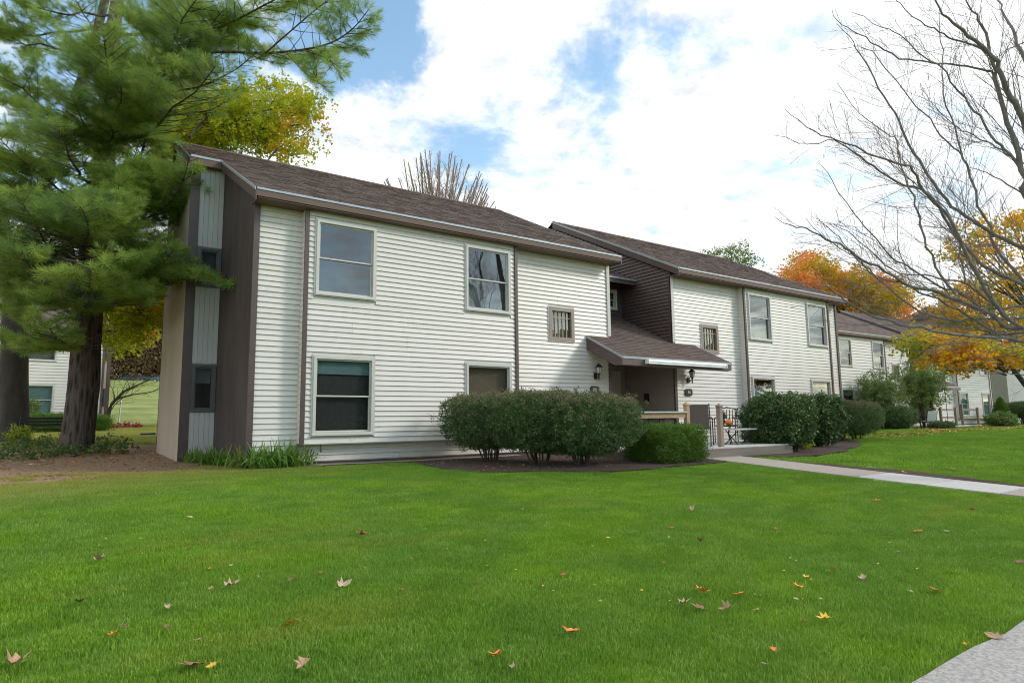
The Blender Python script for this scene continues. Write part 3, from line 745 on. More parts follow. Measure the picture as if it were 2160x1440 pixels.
        pg = [(xi, D_+.001, .02), (xi, yb, .02), (xi, yb, roofz(yb)-.06), (xi, YR, ZR-.06), (xi, D_+.001, roofz(D_)-.06)]
        MB().prism(pg, (ti*.9, 0, 0)).build('inner_wall', M['dark_siding'], root)
        MB().box(*rg(0, C_), yb-.1, yb-.02, -.1, roofz(yb)-.05).build('back_wall', M['siding'], root)
        MB().box(*rg(-AX, 0), D3-.08, D3, -.1, roofz(D3)-.05).build('back_wall', M['tan_panel'], root)
        # roof
        ra, rb = rg(-.10, C_+.10)
        roof = MB().prism([(ra, -OE, ZE-.03), (ra, YR, ZR-.03), (ra, 2*YR+OE, ZE-.03), (ra, 2*YR+OE, ZE), (ra, YR, ZR), (ra, -OE, ZE)], (rb-ra, 0, 0)).build('roof', M['shingle'], root)
        ea, eb = rg(-AX-.06, -.101)
        ye = D1-.19; yz = roofz(ye)
        MB().prism([(ea, ye, yz-.03), (ea, YR, ZR-.03), (ea, D3+.2, roofz(D3+.2)-.03), (ea, D3+.2, roofz(D3+.2)), (ea, YR, ZR), (ea, ye, yz)], (eb-ea, 0, 0)).build('roof', M['shingle'], root)
        tb = .30 if detail == 2 else .6; rh = .14 if detail == 2 else .28
        shingles(root, ra, rb, -OE-.02, YR, ZE-KS*.02, -OE-.02, KS, tb, rh); shingles(root, ea, eb, ye, YR, yz, ye, KS, tb, rh)
        cap = MB(); x = min(ea, ra)
        while x < max(eb, rb):
            cap.add([(x, YR-.13, ZR-.05), (x+.28, YR-.13, ZR-.05), (x+.28, YR, ZR+.03), (x, YR, ZR+.035), (x+.28, YR+.13, ZR-.05), (x, YR+.13, ZR-.05)], [(0, 1, 2, 3), (3, 2, 4, 5)]); x += .29
        cp = cap.build('ridge_cap', M['shingle'], root)
        MB().box(ra, rb, -OE-.02, -OE, ZE-.155, ZE-.026).build('fascia', M['soffit'], root)
        MB().box(ra, rb, -OE-.034, -OE-.02, ZE-.035, ZE+.004).build('drip_edge', M['drip'], root)
        MB().box(ra+.03, rb-.03, -OE, D_+.06, SOF, SOF+.015).build('soffit', M['soffit'], root)
        MB().box(ea, eb, ye-.02, ye, yz-.2, yz-.026).build('fascia', M['soffit'], root)
        MB().box(ea, eb, ye-.034, ye-.02, yz-.045, yz+.006).build('drip_edge', M['drip'], root)
        MB().box(ea+.02, eb, ye, D1+.02, yz-.19, yz-.175).build('soffit', M['soffit'], root)
        def rake(x, y0, y1, dx, mat_=None):
            MB().prism([(x, y0, roofz(y0)-.22), (x, y1, roofz(y1)-.22), (x, y1, roofz(y1)-.031), (x, y0, roofz(y0)-.031)], (dx, 0, 0)).build('rake_board', M['brown_trim'], root)
            xx = x+dx if dx < 0 else x+dx
            MB().prism([(xx, y0-.01, roofz(y0)-.045), (xx, y1, roofz(y1)-.045), (xx, y1, roofz(y1)+.012), (xx, y0-.01, roofz(y0)+.012)], (.014*(1 if dx > 0 else -1), 0, 0)).build('drip_edge', M['drip'], root)
        sg = -1 if un == 0 else 1
        rake(X(-.10), -OE-.02, ye-.02, sg*.02); rake(X(-AX-.06), ye-.02, YR, sg*.02); rake(X(C_+.10), -OE-.02, YR, -sg*.02)
    # ---- entry between the units
    x0, x1 = C_, MM-C_
    if detail == 2:
        h = .102; z = 2.95
        while z < 7.7:
            ya = max(D_+.03, (z+h-ZE)/KS-OE+.06)
            ya_low = ya
            if ya_low < 5.3:
                yb2 = 5.35; o = obj('dark_siding_board', board_mesh(yb2-ya_low, h, M['dark_siding']), None, root, (x1-.001, yb2, z)); o.rotation_euler = (0, 0, -math.pi/2)
            z += h
        MB().box(x1-.03, x1-.001, D_-.03, D_+.055, 2.98, 5.0).build('corner_board', M['brown_trim'], root)
    g = MB(); siding(root, x0+.08, x1-.08, 3.6, 5.25, 2.15, [(10.55, 11.22, 4.15, 4.8)], False, g, M['dark_siding']); o = g.build('entry_upper_siding', M['dark_siding'], root); o['kind'] = 'stuff'
    window(root, 10.55, 11.22, 4.15, 4.8, 2.15, 'vinyl', [('sheer', .4, .9, .1)])
    w_ = MB(); wall_core(w_, x0, x1, .1, 5.25, 2.15, [(10.6, 11.17, 4.2, 4.75)], .08); w_.build('entry_wall', M['dark_siding'], root)
    # upper shed roof over the small window
    MB().prism([(x0, 1.52, 4.86), (x0, 2.14, 5.17), (x0, 2.14, 5.33), (x0, 1.52, 5.02)], (x1+.10-x0, 0, 0)).build('shed_roof', M['brown_trim'], root)
    shingles(root, x0, x1+.12, 1.50, 2.14, 5.02, 1.52, .5, .3, .14)
    MB().box(x0, x1+.12, 1.485, 1.50, 4.985, 5.03).build('drip_edge', M['drip'], root)
    # porch roof
    PX0, PX1, PY, PZ, PK = 8.18, 12.34, -1.06, 2.31, .5
    def pz(y): return PZ+PK*(y-PY)
    MB().prism([(PX0, PY, PZ-.03), (PX0, D_, pz(D_)-.03), (PX0, D_, pz(D_)), (PX0, PY, PZ)], (PX1-PX0, 0, 0)).build('porch_roof', M['shingle'], root)
    MB().prism([(x0, D_, pz(D_)-.05), (x0, 2.15, pz(2.15)-.05), (x0, 2.15, pz(2.15)), (x0, D_, pz(D_))], (x1-x0, 0, 0)).build('porch_roof', M['shingle'], root)
    shingles(root, PX0, PX1, PY-.02, D_-.02, PZ, PY, PK, .3 if detail == 2 else .6, .13 if detail == 2 else .26, 'porch_shingles')
    shingles(root, x0+.01, x1-.02, D_-.02, 2.13, PZ, PY, PK, .3 if detail == 2 else .6, .13 if detail == 2 else .26, 'porch_shingles')
    for xx, sg in ((PX0, -1), (PX1, 1)):
        MB().prism([(xx, PY-.02, PZ-.2), (xx, PY+.25, PZ-.2), (xx, D_-.02, pz(D_)-.34), (xx, D_-.02, pz(D_)-.031), (xx, PY-.02, PZ-.031)], (sg*.02, 0, 0)).build('rake_board', M['brown_trim'], root)
        MB().prism([(xx+sg*.02, PY-.03, PZ-.045), (xx+sg*.02, D_-.02, pz(D_)-.04), (xx+sg*.02, D_-.02, pz(D_)+.012), (xx+sg*.02, PY-.03, PZ+.006)], (sg*.014, 0, 0)).build('drip_edge', M['drip'], root)
    MB().box(PX0, PX1, PY-.02, PY, PZ-.20, PZ-.026).build('fascia', M['brown_trim'], root)
    MB().box(PX0, PX1, PY-.034, PY-.02, PZ-.045, PZ+.004).build('drip_edge', M['drip'], root)
    MB().prism([(PX0+.02, PY, PZ-.19), (PX0+.02, PY+.25, PZ-.19), (PX0+.02, D_, pz(D_)-.33), (PX0+.02, D_, pz(D_)-.30), (PX0+.02, PY, PZ-.16)], (PX1-PX0-.04, 0, 0)).build('soffit', M['soffit'], root)
    MB().box(x0, x1, D_, 2.15, 2.42, 2.45).build('porch_ceiling', M['soffit'], root)
    # porch interior
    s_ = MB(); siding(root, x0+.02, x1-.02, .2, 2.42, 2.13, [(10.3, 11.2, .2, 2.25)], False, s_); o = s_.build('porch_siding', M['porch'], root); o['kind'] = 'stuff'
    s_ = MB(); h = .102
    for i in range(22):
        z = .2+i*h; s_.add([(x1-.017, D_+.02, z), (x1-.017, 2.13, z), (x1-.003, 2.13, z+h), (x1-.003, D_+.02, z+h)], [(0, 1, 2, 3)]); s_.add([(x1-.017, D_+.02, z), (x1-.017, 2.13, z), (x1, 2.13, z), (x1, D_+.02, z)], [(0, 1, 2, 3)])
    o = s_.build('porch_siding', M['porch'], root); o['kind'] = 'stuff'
    dr = MB().box(10.34, 11.16, 2.08, 2.12, .22, 2.2).build('door', M['door'], root)
    fr = MB(); ring(fr, 10.27, 11.23, .2, 2.27, .07, 2.07, 2.129); fr.build('frame', M['door'], dr)
    MB().box(10.56, 10.86, 2.06, 2.079, 1.35, 1.95).build('pane', M['black'], dr); MB().lathe((11.06, 2.05, 1.1), [(.02, 0), (.03, .02), (.03, .05), (.02, .06)], 8).build('handle', M['chrome'], dr)
    sl = MB(); 
    sl.box(x1-.06, x1-.018, 1.15, 1.32, 1.28, 1.56); sl.build('mailbox', M['black'], root)
    MB().box(x0, x1, D_, 2.15, -.1, .195).build('entry_floor', M['deck_top'], root)

root1 = tag(empty('apartment_building', (0, 0, 0)), 'white lap-sided two-storey apartment block with brown shingle roof, numbered 86 and 88, nearest the lawn', 'apartment building')
condo(root1, 2)
root2 = tag(empty('apartment_building', (29.42, 5.47, .195), -.0236), 'white-sided apartment block half hidden by tall shrubs and golden leaves, beyond the near block', 'apartment building')
condo(root2, 1)
rz3 = math.radians(3.5); c3 = np.array([-.75, 27.8]); o3 = c3-np.array([math.cos(rz3)*MM, math.sin(rz3)*MM])
root3 = tag(empty('apartment_building', (o3[0], o3[1], .80), rz3), 'white-sided apartment block with tan panelled end seen behind the two big trunks', 'apartment building')
condo(root3, 0, 1.0)

# ---------------------------------------------------------------- fixed and loose objects by the entry
def lantern(x, y, z, label):
    t = tag(empty('wall_lantern', (x, y, z)), label, 'lantern', 'wall lanterns beside the entry')
    MB().box(-.05, .05, -.02, 0, -.14, .02).build('wall_plate', M['black'], t)
    MB().tube([(0, -.01, -.06), (0, -.07, -.10), (0, -.13, -.08), (0, -.14, -.03)], .012, 6).build('arm', M['black'], t)
    c = (0, -.14, 0)
    MB().lathe(c, [(.045, 0), (.05, .015), (.078, .15), (.078, .155)], 6).build('glass', M['lamp_glass'], t)
    for j in range(6):
        a = 2*math.pi*j/6; MB().tube([(.05*math.cos(a), -.14+.05*math.sin(a), .0), (.081*math.cos(a), -.14+.081*math.sin(a), .155)], .006, 4).build('rib', M['black'], t)
    MB().lathe(c, [(.105, .15), (.10, .165), (.05, .215), (.045, .225), (.02, .235), (.018, .25), (.008, .275)], 6).build('cap', M['black'], t)
    MB().lathe(c, [(.012, -.16), (.018, -.12), (.014, -.08), (.03, -.02), (.055, .002)], 8).build('finial', M['black'], t)
    return t
lantern(8.42, .165, 1.98, 'black wall lantern to the left of the porch, above the sign 88')
lantern(12.04, .165, 1.98, 'black wall lantern to the right of the porch, above the sign 86')
def number_sign(x, y, z, txt, label):
    w, h, n = .15, .10, .035
    pts = [(-w+n, -h), (w-n, -h), (w-n, -h+n*.4), (w, -h+n), (w, h-n), (w-n, h-n*.4), (w-n, h), (-w+n, h), (-w+n, h-n*.4), (-w, h-n), (-w, -h+n), (-w+n, -h+n*.4)]
    t = tag(MB().prism([(a, 0, b) for a, b in pts], (0, -.018, 0)).build('house_number_sign', M['black'], None, loc=(x, y, z)), label, 'number sign', 'house number signs')
    c = bpy.data.curves.new('digits', 'FONT'); c.body = txt; c.size = .135; c.offset = -.0015; c.extrude = .003; c.align_x = 'CENTER'; c.align_y = 'CENTER'; c.materials.append(M['label_white'])
    tmp = bpy.data.objects.new('digits_source', c); me = bpy.data.meshes.new_from_object(tmp); me.name = 'digits'; bpy.data.objects.remove(tmp); o = bpy.data.objects.new('digits', me); COL.objects.link(o); o.parent = t; o.location = (0, -.022, 0); o.rotation_euler = (math.pi/2, 0, 0)
number_sign(8.38, .165, 1.56, '88', 'black notched plaque reading 88, just above the big clipped shrubs')
number_sign(12.03, .165, 1.56, '86', 'black notched plaque reading 86 beside the porch corner')
aw = tag(empty('awning_roll', (8.95, -1.15, 2.22)), 'rolled-up white awning fixed along the edge of the porch roof', 'awning')
MB().tube([(0, 0, 0), (3.05, 0, 0)], .052, 12).build('cassette', M['white'], aw)
for xx in (-.015, 3.05): MB().box(xx, xx+.02, -.055, .07, -.065, .06).build('bracket', M['white'], aw)
MB().tube([(.02, -.03, -.055), (3.03, -.03, -.055)], .016, 6).build('front_bar', M['white'], aw)

dk = tag(empty('deck', (9.5, -1.5, 0)), 'low pale deck in front of the porch with a grey timber edge', 'deck')
for i in range(24):
    y = -3.25+i*.142; MB().box(-2.7, 1.95, y+1.5, y+1.5+.136, .165, .195).build('deck_board', M['deck_top'], dk)
MB().box(-2.72, 1.97, -1.79, -1.752, -.12, .165).build('edge_board', M['edge_wood'], dk)
MB().box(1.952, 1.99, -1.752, 1.65, -.12, .165).build('edge_board', M['edge_wood'], dk); MB().box(-2.74, -2.702, -1.752, 1.65, -.12, .165).build('edge_board', M['edge_wood'], dk)
def post(b, x, y, z0, z1, s=.045):
    b.box(x-s, x+s, y-s, y+s, z0, z1-.08); b.box(x-s-.012, x+s+.012, y-s-.012, y+s+.012, z1-.08, z1-.06)
    b.add([(x-s-.012, y-s-.012, z1-.06), (x+s+.012, y-s-.012, z1-.06), (x+s+.012, y+s+.012, z1-.06), (x-s-.012, y+s+.012, z1-.06), (x, y, z1)], [(0, 1, 4), (1, 2, 4), (2, 3, 4), (3, 0, 4), (0, 3, 2, 1)])
    return b
rl = tag(empty('wooden_railing', (7.6, -3.1, .195)), 'yellowish timber railing with a pale top rail between the clipped shrubs and the porch', 'railing')
post(MB(), .36, 0, 0, .97).build('post', M['new_wood'], rl); post(MB(), -1.7, 0, 0, .97).build('post', M['wood'], rl)
MB().box(-1.65, .31, -.06, .06, .735, .765).build('top_rail', M['deck_top'], rl); MB().box(-1.65, .315, -.02, .02, .63, .733).build('rail', M['new_wood'], rl)
po = post(MB(), 0, 0, -.2, .94, .05).build('newel_post', M['wood'], None, loc=(9.02, -3.12, .195)); tag(po, 'weathered grey newel post with a pointed cap standing where the walk meets the deck', 'post')

def chair(loc, rz, mat, label, style, group=None):
    t = tag(empty('patio_chair', loc, rz), label, 'patio chair', group)
    fm = M['black']
    if style == 'sling':
        b = MB(); b.add([(-.24, .02, .42), (.24, .02, .42), (.24, .50, .40), (-.24, .50, .40), (-.24, .02, .40), (.24, .02, .40), (.24, .50, .38), (-.24, .50, .38)], [(0, 1, 2, 3), (7, 6, 5, 4), (0, 4, 5, 1), (1, 5, 6, 2), (2, 6, 7, 3), (3, 7, 4, 0)]); b.build('seat', mat, t)
        b = MB(); b.prism([(-.25, .50, .40), (-.25, .62, .92), (-.25, .64, .92), (-.25, .52, .40)], (.5, 0, 0)); b.build('backrest', mat, t)
        for s in (-1, 1):
            MB().tube([(s*.27, .0, 0), (s*.27, .03, .42), (s*.27, .06, .60)], .014, 6).build('leg', fm, t)
            MB().tube([(s*.27, .56, 0), (s*.27, .50, .40), (s*.27, .64, .94)], .014, 6).build('leg', fm, t)
            MB().tube([(s*.27, .02, .60), (s*.27, .30, .63), (s*.27, .55, .62)], .022, 6).build('armrest', fm, t)
    else:
        b = MB()
        for i in range(7): b.box(-.23+i*.07, -.23+i*.07+.04, 0, .46, .40, .415)
        b.build('seat', mat, t)
        b = MB()
        for i in range(7): b.tube([(-.21+i*.07, .47, .42), (-.21+i*.07, .56, .84)], .010, 4)
        b.tube([(-.24, .56, .84), (0, .57, .90), (.24, .56, .84)], .014, 6); b.build('backrest', mat, t)
        for s in (-1, 1):
            MB().tube([(s*.25, -.03, 0), (s*.25, .02, .4), (s*.25, .03, .6)], .013, 6).build('leg', fm, t)
            MB().tube([(s*.25, .54, 0), (s*.25, .47, .4), (s*.25, .56, .84)], .013, 6).build('leg', fm, t)
            MB().tube([(s*.25, -.02, .6), (s*.25, .2, .63), (s*.25, .5, .61)], .02, 6).build('armrest', fm, t)
    return t
qc = px3(1478, 900, 15.0); chair((qc[0], qc[1], .195), math.radians(122), M['taupe'], 'brown sling-backed patio chair just behind the grey newel post', 'sling')
chair((11.1, -1.7, .195), math.radians(-60), M['black'], 'black metal patio chair behind the low pale table', 'slat')
chair((10.35, -.55, .195), math.radians(5), M['bark_maple'], 'dark brown slatted chair standing against the white siding', 'slat')
tb = tag(empty('low_table', (10.35, -2.65, .195)), 'low pale-topped table on black crossed legs on the deck', 'table')
MB().box(-.38, .38, -.22, .22, .34, .37).build('table_top', M['deck_top'], tb)
for s in (-1, 1):
    MB().tube([(s*.32, -.18, 0), (s*.28, .18, .34)], .012, 5).build('leg', M['black'], tb); MB().tube([(s*.32, .18, 0), (s*.28, -.18, .34)], .012, 5).build('leg', M['black'], tb)
# second dark table with the pumpkin and the potted plant
qs = px3(1532, 900, 15.6); tb = tag(empty('side_table', (qs[0], qs[1], .195)), 'small black side table carrying a pumpkin and a dark potted plant', 'side table')
MB().lathe((0, 0, 0), [(.24, .42), (.25, .43), (.25, .445), (.24, .45)], 14).build('table_top', M['black'], tb)
for a in (0, 2.1, 4.2): MB().tube([(.2*math.cos(a), .2*math.sin(a), 0), (.08*math.cos(a), .08*math.sin(a), .25), (.16*math.cos(a), .16*math.sin(a), .42)], .012, 5).build('leg', M['black'], tb)
b = MB(); vs = []; k = 20; prof = [(.02, .0), (.07, .01), (.095, .05), (.09, .095), (.05, .125), (.015, .118)]
for r_, z in prof:
    for j in range(k): a = 2*math.pi*j/k; q = r_*(1-.10*abs(math.sin(a*4))); vs.append((q*math.cos(a), q*math.sin(a), z))
b.add(vs, [(i*k+j, i*k+(j+1) % k, (i+1)*k+(j+1) % k, (i+1)*k+j) for i in range(5) for j in range(k)]+[tuple(range(k-1, -1, -1)), tuple(5*k+j for j in range(k))])
pk = b.build('pumpkin', M['orange'], None, True, (qs[0]-.06, qs[1]-.12, .645)); tag(pk, 'small orange pumpkin on the black side table', 'pumpkin')
MB().tube([(0, 0, .115), (.008, 0, .15), (.02, .005, .165)], .010, 6).build('stalk', M['wood'], pk)
pp = tag(empty('potted_plant', (qs[0]+.0, qs[1]+.12, .645)), 'dark leafy plant in a pot beside the pumpkin', 'potted plant')
MB().lathe((0, 0, 0), [(.055, 0), (.08, .11), (.085, .12), (.07, .12)], 12).build('pot', M['black'], pp)
n = 60; q = rng.normal(0, 1, (n, 3)); q /= np.linalg.norm(q, axis=1, keepdims=True); q = q*.10*rng.uniform(.4, 1, (n, 1))+np.array([0, 0, .22])
cloud('foliage', q, rand_euler(n), rng.uniform(.5, .8, n), P_rhodo, pp)

# ---------------------------------------------------------------- shrubs
def noise3(p, s, seed=0):
    p = np.asarray(p)*s+seed*7.3
    return (np.sin(p[:, 0]*1.7+np.sin(p[:, 1]*2.3+1.1)*1.3)+np.sin(p[:, 1]*1.9+np.sin(p[:, 2]*2.1)*1.4+2)+np.sin(p[:, 2]*2.2+np.sin(p[:, 0]*1.8)*1.2+4))/3
def shrub(name, label, cat, c, r, z0, z1, proto, n, top=None, ex=3.2, stems=9, group=None, lump=.09, sc=(.75, 1.25), thin=.0, cone=0.0, stemr=.013, rz=0.0, inner=.62):
    """c ground point, r (rx, ry); leaves in a rounded block between z0 and z1 above the ground"""
    t = tag(empty(name, (c[0], c[1], float(gz(c[0], c[1]))), rz), label, cat, group)
    q = rng.normal(0, 1, (n*2, 3)); q /= np.linalg.norm(q, axis=1, keepdims=True)
    m_ = (np.abs(q)**ex).sum(1)**(-1/ex); q *= m_[:, None]
    rad = 1-(1-inner)*rng.uniform(0, 1, len(q))**1.6
    rad *= 1+lump*noise3(q, 3.5, n % 13)+lump*.6*noise3(q, 8, n % 7)
    stray = rng.uniform(0, 1, len(q)) < .035; rad = np.where(stray, rng.uniform(1.02, 1.16, len(q)), rad)
    q = q*rad[:, None]
    keep = noise3(q, 5, n % 5) > -1+thin*1.6
    q = q[keep][:n]
    h = (z1-z0)/2; zz = q[:, 2]
    k = 1-cone*(zz+1)/2
    low = 1.0 if ex >= 5 else np.clip(1-.28*np.clip(-zz, 0, 1)**2, .5, 1)
    P = np.stack([q[:, 0]*r[0]*k*low, q[:, 1]*r[1]*k*low, (zz+1)*h+z0], 1)
    cloud('foliage', P, rand_euler(len(P)), rng.uniform(*sc, len(P)), proto, t)
    if top is not None:
        s_ = (P[:, 2] > z0+h*1.55+rng.normal(0, h*.25, len(P))) & (rad[keep][:n] > .86)
        T = P[s_]+rng.normal(0, .015, (s_.sum(), 3))+np.array([0, 0, .025])
        cloud('top_foliage', T, rand_euler(len(T)), rng.uniform(.7, 1.15, len(T)), top, t)
    if stems:
        b = MB()
        for i in range(stems):
            a = rng.uniform(0, 6.28); e = rng.uniform(.35, .85); x, y = math.cos(a)*r[0]*e, math.sin(a)*r[1]*e; b0 = np.array([math.cos(a), math.sin(a)])*min(r)*.16
            top_ = np.array([x, y, z0+(z1-z0)*rng.uniform(.35, .75)])
            mid = np.array([x*.45+rng.normal(0, .03), y*.45+rng.normal(0, .03), top_[2]*.42]); p0 = np.array([b0[0], b0[1], -.04])
            b.tube([p0, (p0+mid)/2+rng.normal(0, .012, 3), mid, (mid+top_)/2+rng.normal(0, .03, 3), top_], [stemr*1.4, stemr*1.2, stemr, stemr*.7, stemr*.35], 5)
            for j in range(2):
                e2 = top_+np.array([rng.normal(0, .2), rng.normal(0, .2), rng.uniform(.0, .25)])*min(1, r[0]); b.tube([mid, (mid+e2)/2+rng.normal(0, .03, 3), e2], [stemr*.6, stemr*.45, stemr*.2], 4)
        b.build('stems', M['stem'], t)
    return t
g_hedge = 'clipped burning-bush shrubs before the near block'
s1, s2, s3 = gp(1038, 974), gp(1140, 981), gp(1232, 982)
shrub('clipped_shrub', 'clipped dark green shrub with bare feet, leftmost of the merged three under the lower window', 'shrub', s1, (.92, .78), .30, 1.30, P_shrub, 3600, P_shrubtop, group=g_hedge, stems=14, ex=4.6, lump=.05, inner=.55)
shrub('clipped_shrub', 'clipped shrub with a reddish top, middle one of the merged three', 'shrub', s2, (.92, .78), .30, 1.33, P_shrub, 3400, P_shrubtop, group=g_hedge, stems=14, ex=4.6, lump=.05, inner=.55)
shrub('clipped_shrub', 'clipped shrub with a reddish top, rightmost of the merged three and nearest the walk', 'shrub', s3, (1.0, .85), .24, 1.28, P_shrub, 3900, P_shrubtop, group=g_hedge, stems=16, ex=4.2, lump=.06, inner=.55)
bx = gp(1406, 974)
shrub('boxwood_hedge', 'low bright green boxwood clipped into a rounded block beside the walk', 'boxwood', (bx[0], bx[1]), (.70, .58), .02, .72, P_box, 5600, None, ex=7, stems=5, lump=.03, inner=.7)
shrub('glossy_shrub', 'broad-leaved dark green shrub at the deck corner right of the walk', 'shrub', (11.75, -2.75), (.76, .70), .08, 1.36, P_rhodo, 2500, None, ex=3.8, stems=8, lump=.12)
shrub('glossy_shrub', 'broad-leaved dark shrub with a few red leaves, second to the right of the walk', 'shrub', gp(1728, 943)[:2], (.62, .58), .15, 1.38, P_rhodo, 2300, None, ex=3.6, stems=8, lump=.14)
shrub('clipped_shrub', 'shrub with bare dark feet at the far corner of the near block', 'shrub', gp(1772, 931)[:2], (.75, .6), .30, 1.30, P_shrub, 2600, P_shrubtop, group=None, stems=14, ex=3.6)
shrub('clipped_shrub', 'grey-green shrub half hidden past the far corner of the near block', 'shrub', (20.6, -.2), (1.0, .7), .2, 1.30, P_shrub, 2400, P_shrubtop, stems=10)
shrub('hosta', 'low yellowing leafy plant at the foot of the broad-leaved shrub', 'plant', (12.9, -2.55), (.42, .35), .0, .30, P_lime, 130, None, ex=2.2, stems=0, sc=(.9, 1.4))
for (x, y, r_) in [(12.75, -2.6, .1)]:
    pass
# before the far block
b2 = gp(1858, 903); 
def at_depth(px, d):
    q = px3(px, 880, d); return (q[0], q[1])
shrub('tall_shrub', 'tall airy shrub with thin green leaves before the far block, left of the pair', 'shrub', at_depth(1858, 34), (1.6, 1.2), .7, 3.0, P_loose, 1500, None, ex=1.9, stems=14, lump=.5, thin=.42, sc=(.9, 1.5), inner=.2, stemr=.02)
shrub('tall_shrub', 'tall dense bright green shrub before the far block, right of the pair', 'shrub', at_depth(1952, 35), (1.5, 1.2), .9, 3.7, P_loose, 1900, None, ex=1.9, stems=10, lump=.5, thin=.36, sc=(.9, 1.6), inner=.2, stemr=.03)
shrub('dark_shrub', 'dark rounded shrub under the tall airy shrub', 'shrub', at_depth(1893, 33), (1.0, .8), .05, 1.15, P_shrub, 1500, None, ex=2.6, stems=6, sc=(1.3, 1.9))
shrub('dark_shrub', 'dark rounded shrub at the near corner of the far block', 'shrub', at_depth(1822, 32), (1.0, .8), .05, 1.30, P_shrub, 1500, None, ex=2.6, stems=6, sc=(1.3, 1.9))
shrub('cone_evergreen', 'small dark cone-shaped evergreen beyond the far railing', 'evergreen', at_depth(2113, 42), (.75, .75), .0, 1.75, P_box, 1500, None, ex=2, stems=2, cone=.8, sc=(1.5, 2.4))
shrub('hosta', 'pale green broad-leaved clump in front of the cone evergreen', 'plant', at_depth(2112, 38), (.9, .7), .0, .75, P_loose, 420, None, ex=2.2, stems=0, sc=(1.5, 2.2))
shrub('clipped_shrub', 'long clipped hedge on bare stems at the right edge past the cone evergreen', 'hedge', at_depth(2162, 44), (1.7, 1.0), .5, 1.5, P_shrub, 2600, P_shrubtop, stems=16, sc=(1.4, 2.0), stemr=.02)
shrub('low_shrub', 'low dark clump below the far railing', 'shrub', at_depth(1985, 33.5), (.7, .5), .0, .35, P_shrub, 500, None, stems=0, sc=(1.3, 1.8))
# far railing, chair, pole
rr = at_depth(1985, 36.5); rl = tag(empty('wooden_railing', (rr[0], rr[1], float(gz(*rr)))), 'weathered grey timber railing with four posts before the far block', 'railing')
u_ = np.array([math.cos(-.0236), math.sin(-.0236)])
xs_ = [0, 1.9, 2.75, 4.9]
for x in xs_: post(MB(), x, x*-.02, .0, 1.15 if x != 2.75 else 1.35, .06).build('post', M['wood'], rl)
for a, b_ in ((0, 1.9), (2.75, 4.9)):
    for z in (.93, .5): MB().box(a+.06, b_-.06, -.03-a*.02, .03-a*.02, z, z+.11).build('rail', M['wood'], rl)
MB().box(-.3, 5.2, -.15, 1.6, -.02, .09).build('deck_edge', M['deck_top'], rl)
q = at_depth(1950, 34.5); chair((q[0], q[1], float(gz(*q))), 2.6, M['white'], 'pale folding chair standing beside the far railing', 'sling')
q = at_depth(1999, 33); sp_ = tag(MB().tube([(0, 0, 0), (-.03, 0, 1.4), (-.08, 0, 2.0), (-.14, 0, 2.12), (-.22, 0, 2.05)], .014, 6).build('garden_pole', M['black'], None, loc=(q[0], q[1], float(gz(*q)))), 'thin black leaning garden hook pole before the far block', 'pole')

# ---------------------------------------------------------------- things left of the near block
def lily(c, s, label):
    b = MB(); n = int(130*s)
    for i in range(n):
        a = rng.uniform(0, 6.28); L = rng.uniform(.38, .62)*s; w = .011; out_ = rng.uniform(.25, .95); x0, y0 = rng.normal(0, .11*s, 2); d = np.array([math.cos(a), math.sin(a)]); sd_ = np.array([-d[1], d[0]])*w
        pts = []
        for t in (0, .35, .65, .88, 1.0):
            rr_ = L*out_*t; z = L*(1.15*t-1.15*out_*t*t)+.01; pts.append((x0+d[0]*rr_, y0+d[1]*rr_, max(z, .01)))
        vs = []
        for k_, p in enumerate(pts[:-1]): ww = (1, 1.2, .9, .5)[k_]; vs += [(p[0]-sd_[0]*ww, p[1]-sd_[1]*ww, p[2]), (p[0]+sd_[0]*ww, p[1]+sd_[1]*ww, p[2])]
        vs.append(pts[-1]); b.add(vs, [(0, 1, 3, 2), (2, 3, 5, 4), (4, 5, 7, 6), (6, 7, 8)])
    tag(b.build('daylily', M['lily_leaf'], None, loc=(c[0], c[1], float(gz(c[0], c[1])))), label, 'daylily', 'daylilies at the foot of the near block')
    return b
for px, py, s, lb in [(405, 975, .75, 'small daylily clump below the beige rear wall'), (440, 982, .9, 'daylily clump below the grey panelled bay'), (478, 984, .8, 'thin daylily clump below the dark gable wall'),
                      (515, 988, 1.0, 'daylily clump in front of the dark gable wall corner'), (548, 990, 1.1, 'daylily clump just right of the building corner board'), (585, 988, 1.15, 'largest daylily clump before the narrow strip of white siding'),
                      (622, 985, 1.1, 'daylily clump below the foot of the first brown corner board'), (658, 981, .95, 'rightmost daylily clump beside the gravel strip')]:
    c = gp(px, py); lily(c, s, lb)
def sapling(name, label, pts_px, depth_pt, proto, n, sc):
    base = gp(*depth_pt); dd = float((base-CAM) @ _F); t = tag(empty(name, tuple(base)), label, 'plant'); b = MB(); L = []
    for pl in pts_px:
        p = [px3(x, y, dd)-base for x, y in pl]; b.tube([(0, 0, 0)]+p, [.005]*(len(p)+1), 4); L += p[-2:]
    b.build('stem', M['stem'], t); Q = np.concatenate([np.array(L)+rng.normal(0, .04, (len(L), 3)) for _ in range(n)])
    cloud('foliage', Q, rand_euler(len(Q)), rng.uniform(*sc, len(Q)), proto, t)
sapling('yellow_seedling', 'thin seedling with yellow-green leaves growing at the building corner', [[(505, 955), (516, 930)], [(500, 955), (486, 932)], [(507, 960), (521, 940)]], (503, 972), P_lime, 1, (.35, .55))
base = gp(672, 972); dd = float((base-CAM) @ _F); t = tag(empty('dried_stalk', tuple(base)), 'dried daylily stalk leaning in front of the lower window', 'stalk')
MB().tube([(0, 0, 0), px3(688, 940, dd)-base, px3(706, 908, dd)-base], .004, 4).build('stalk', M['wood'], t)
b = MB()
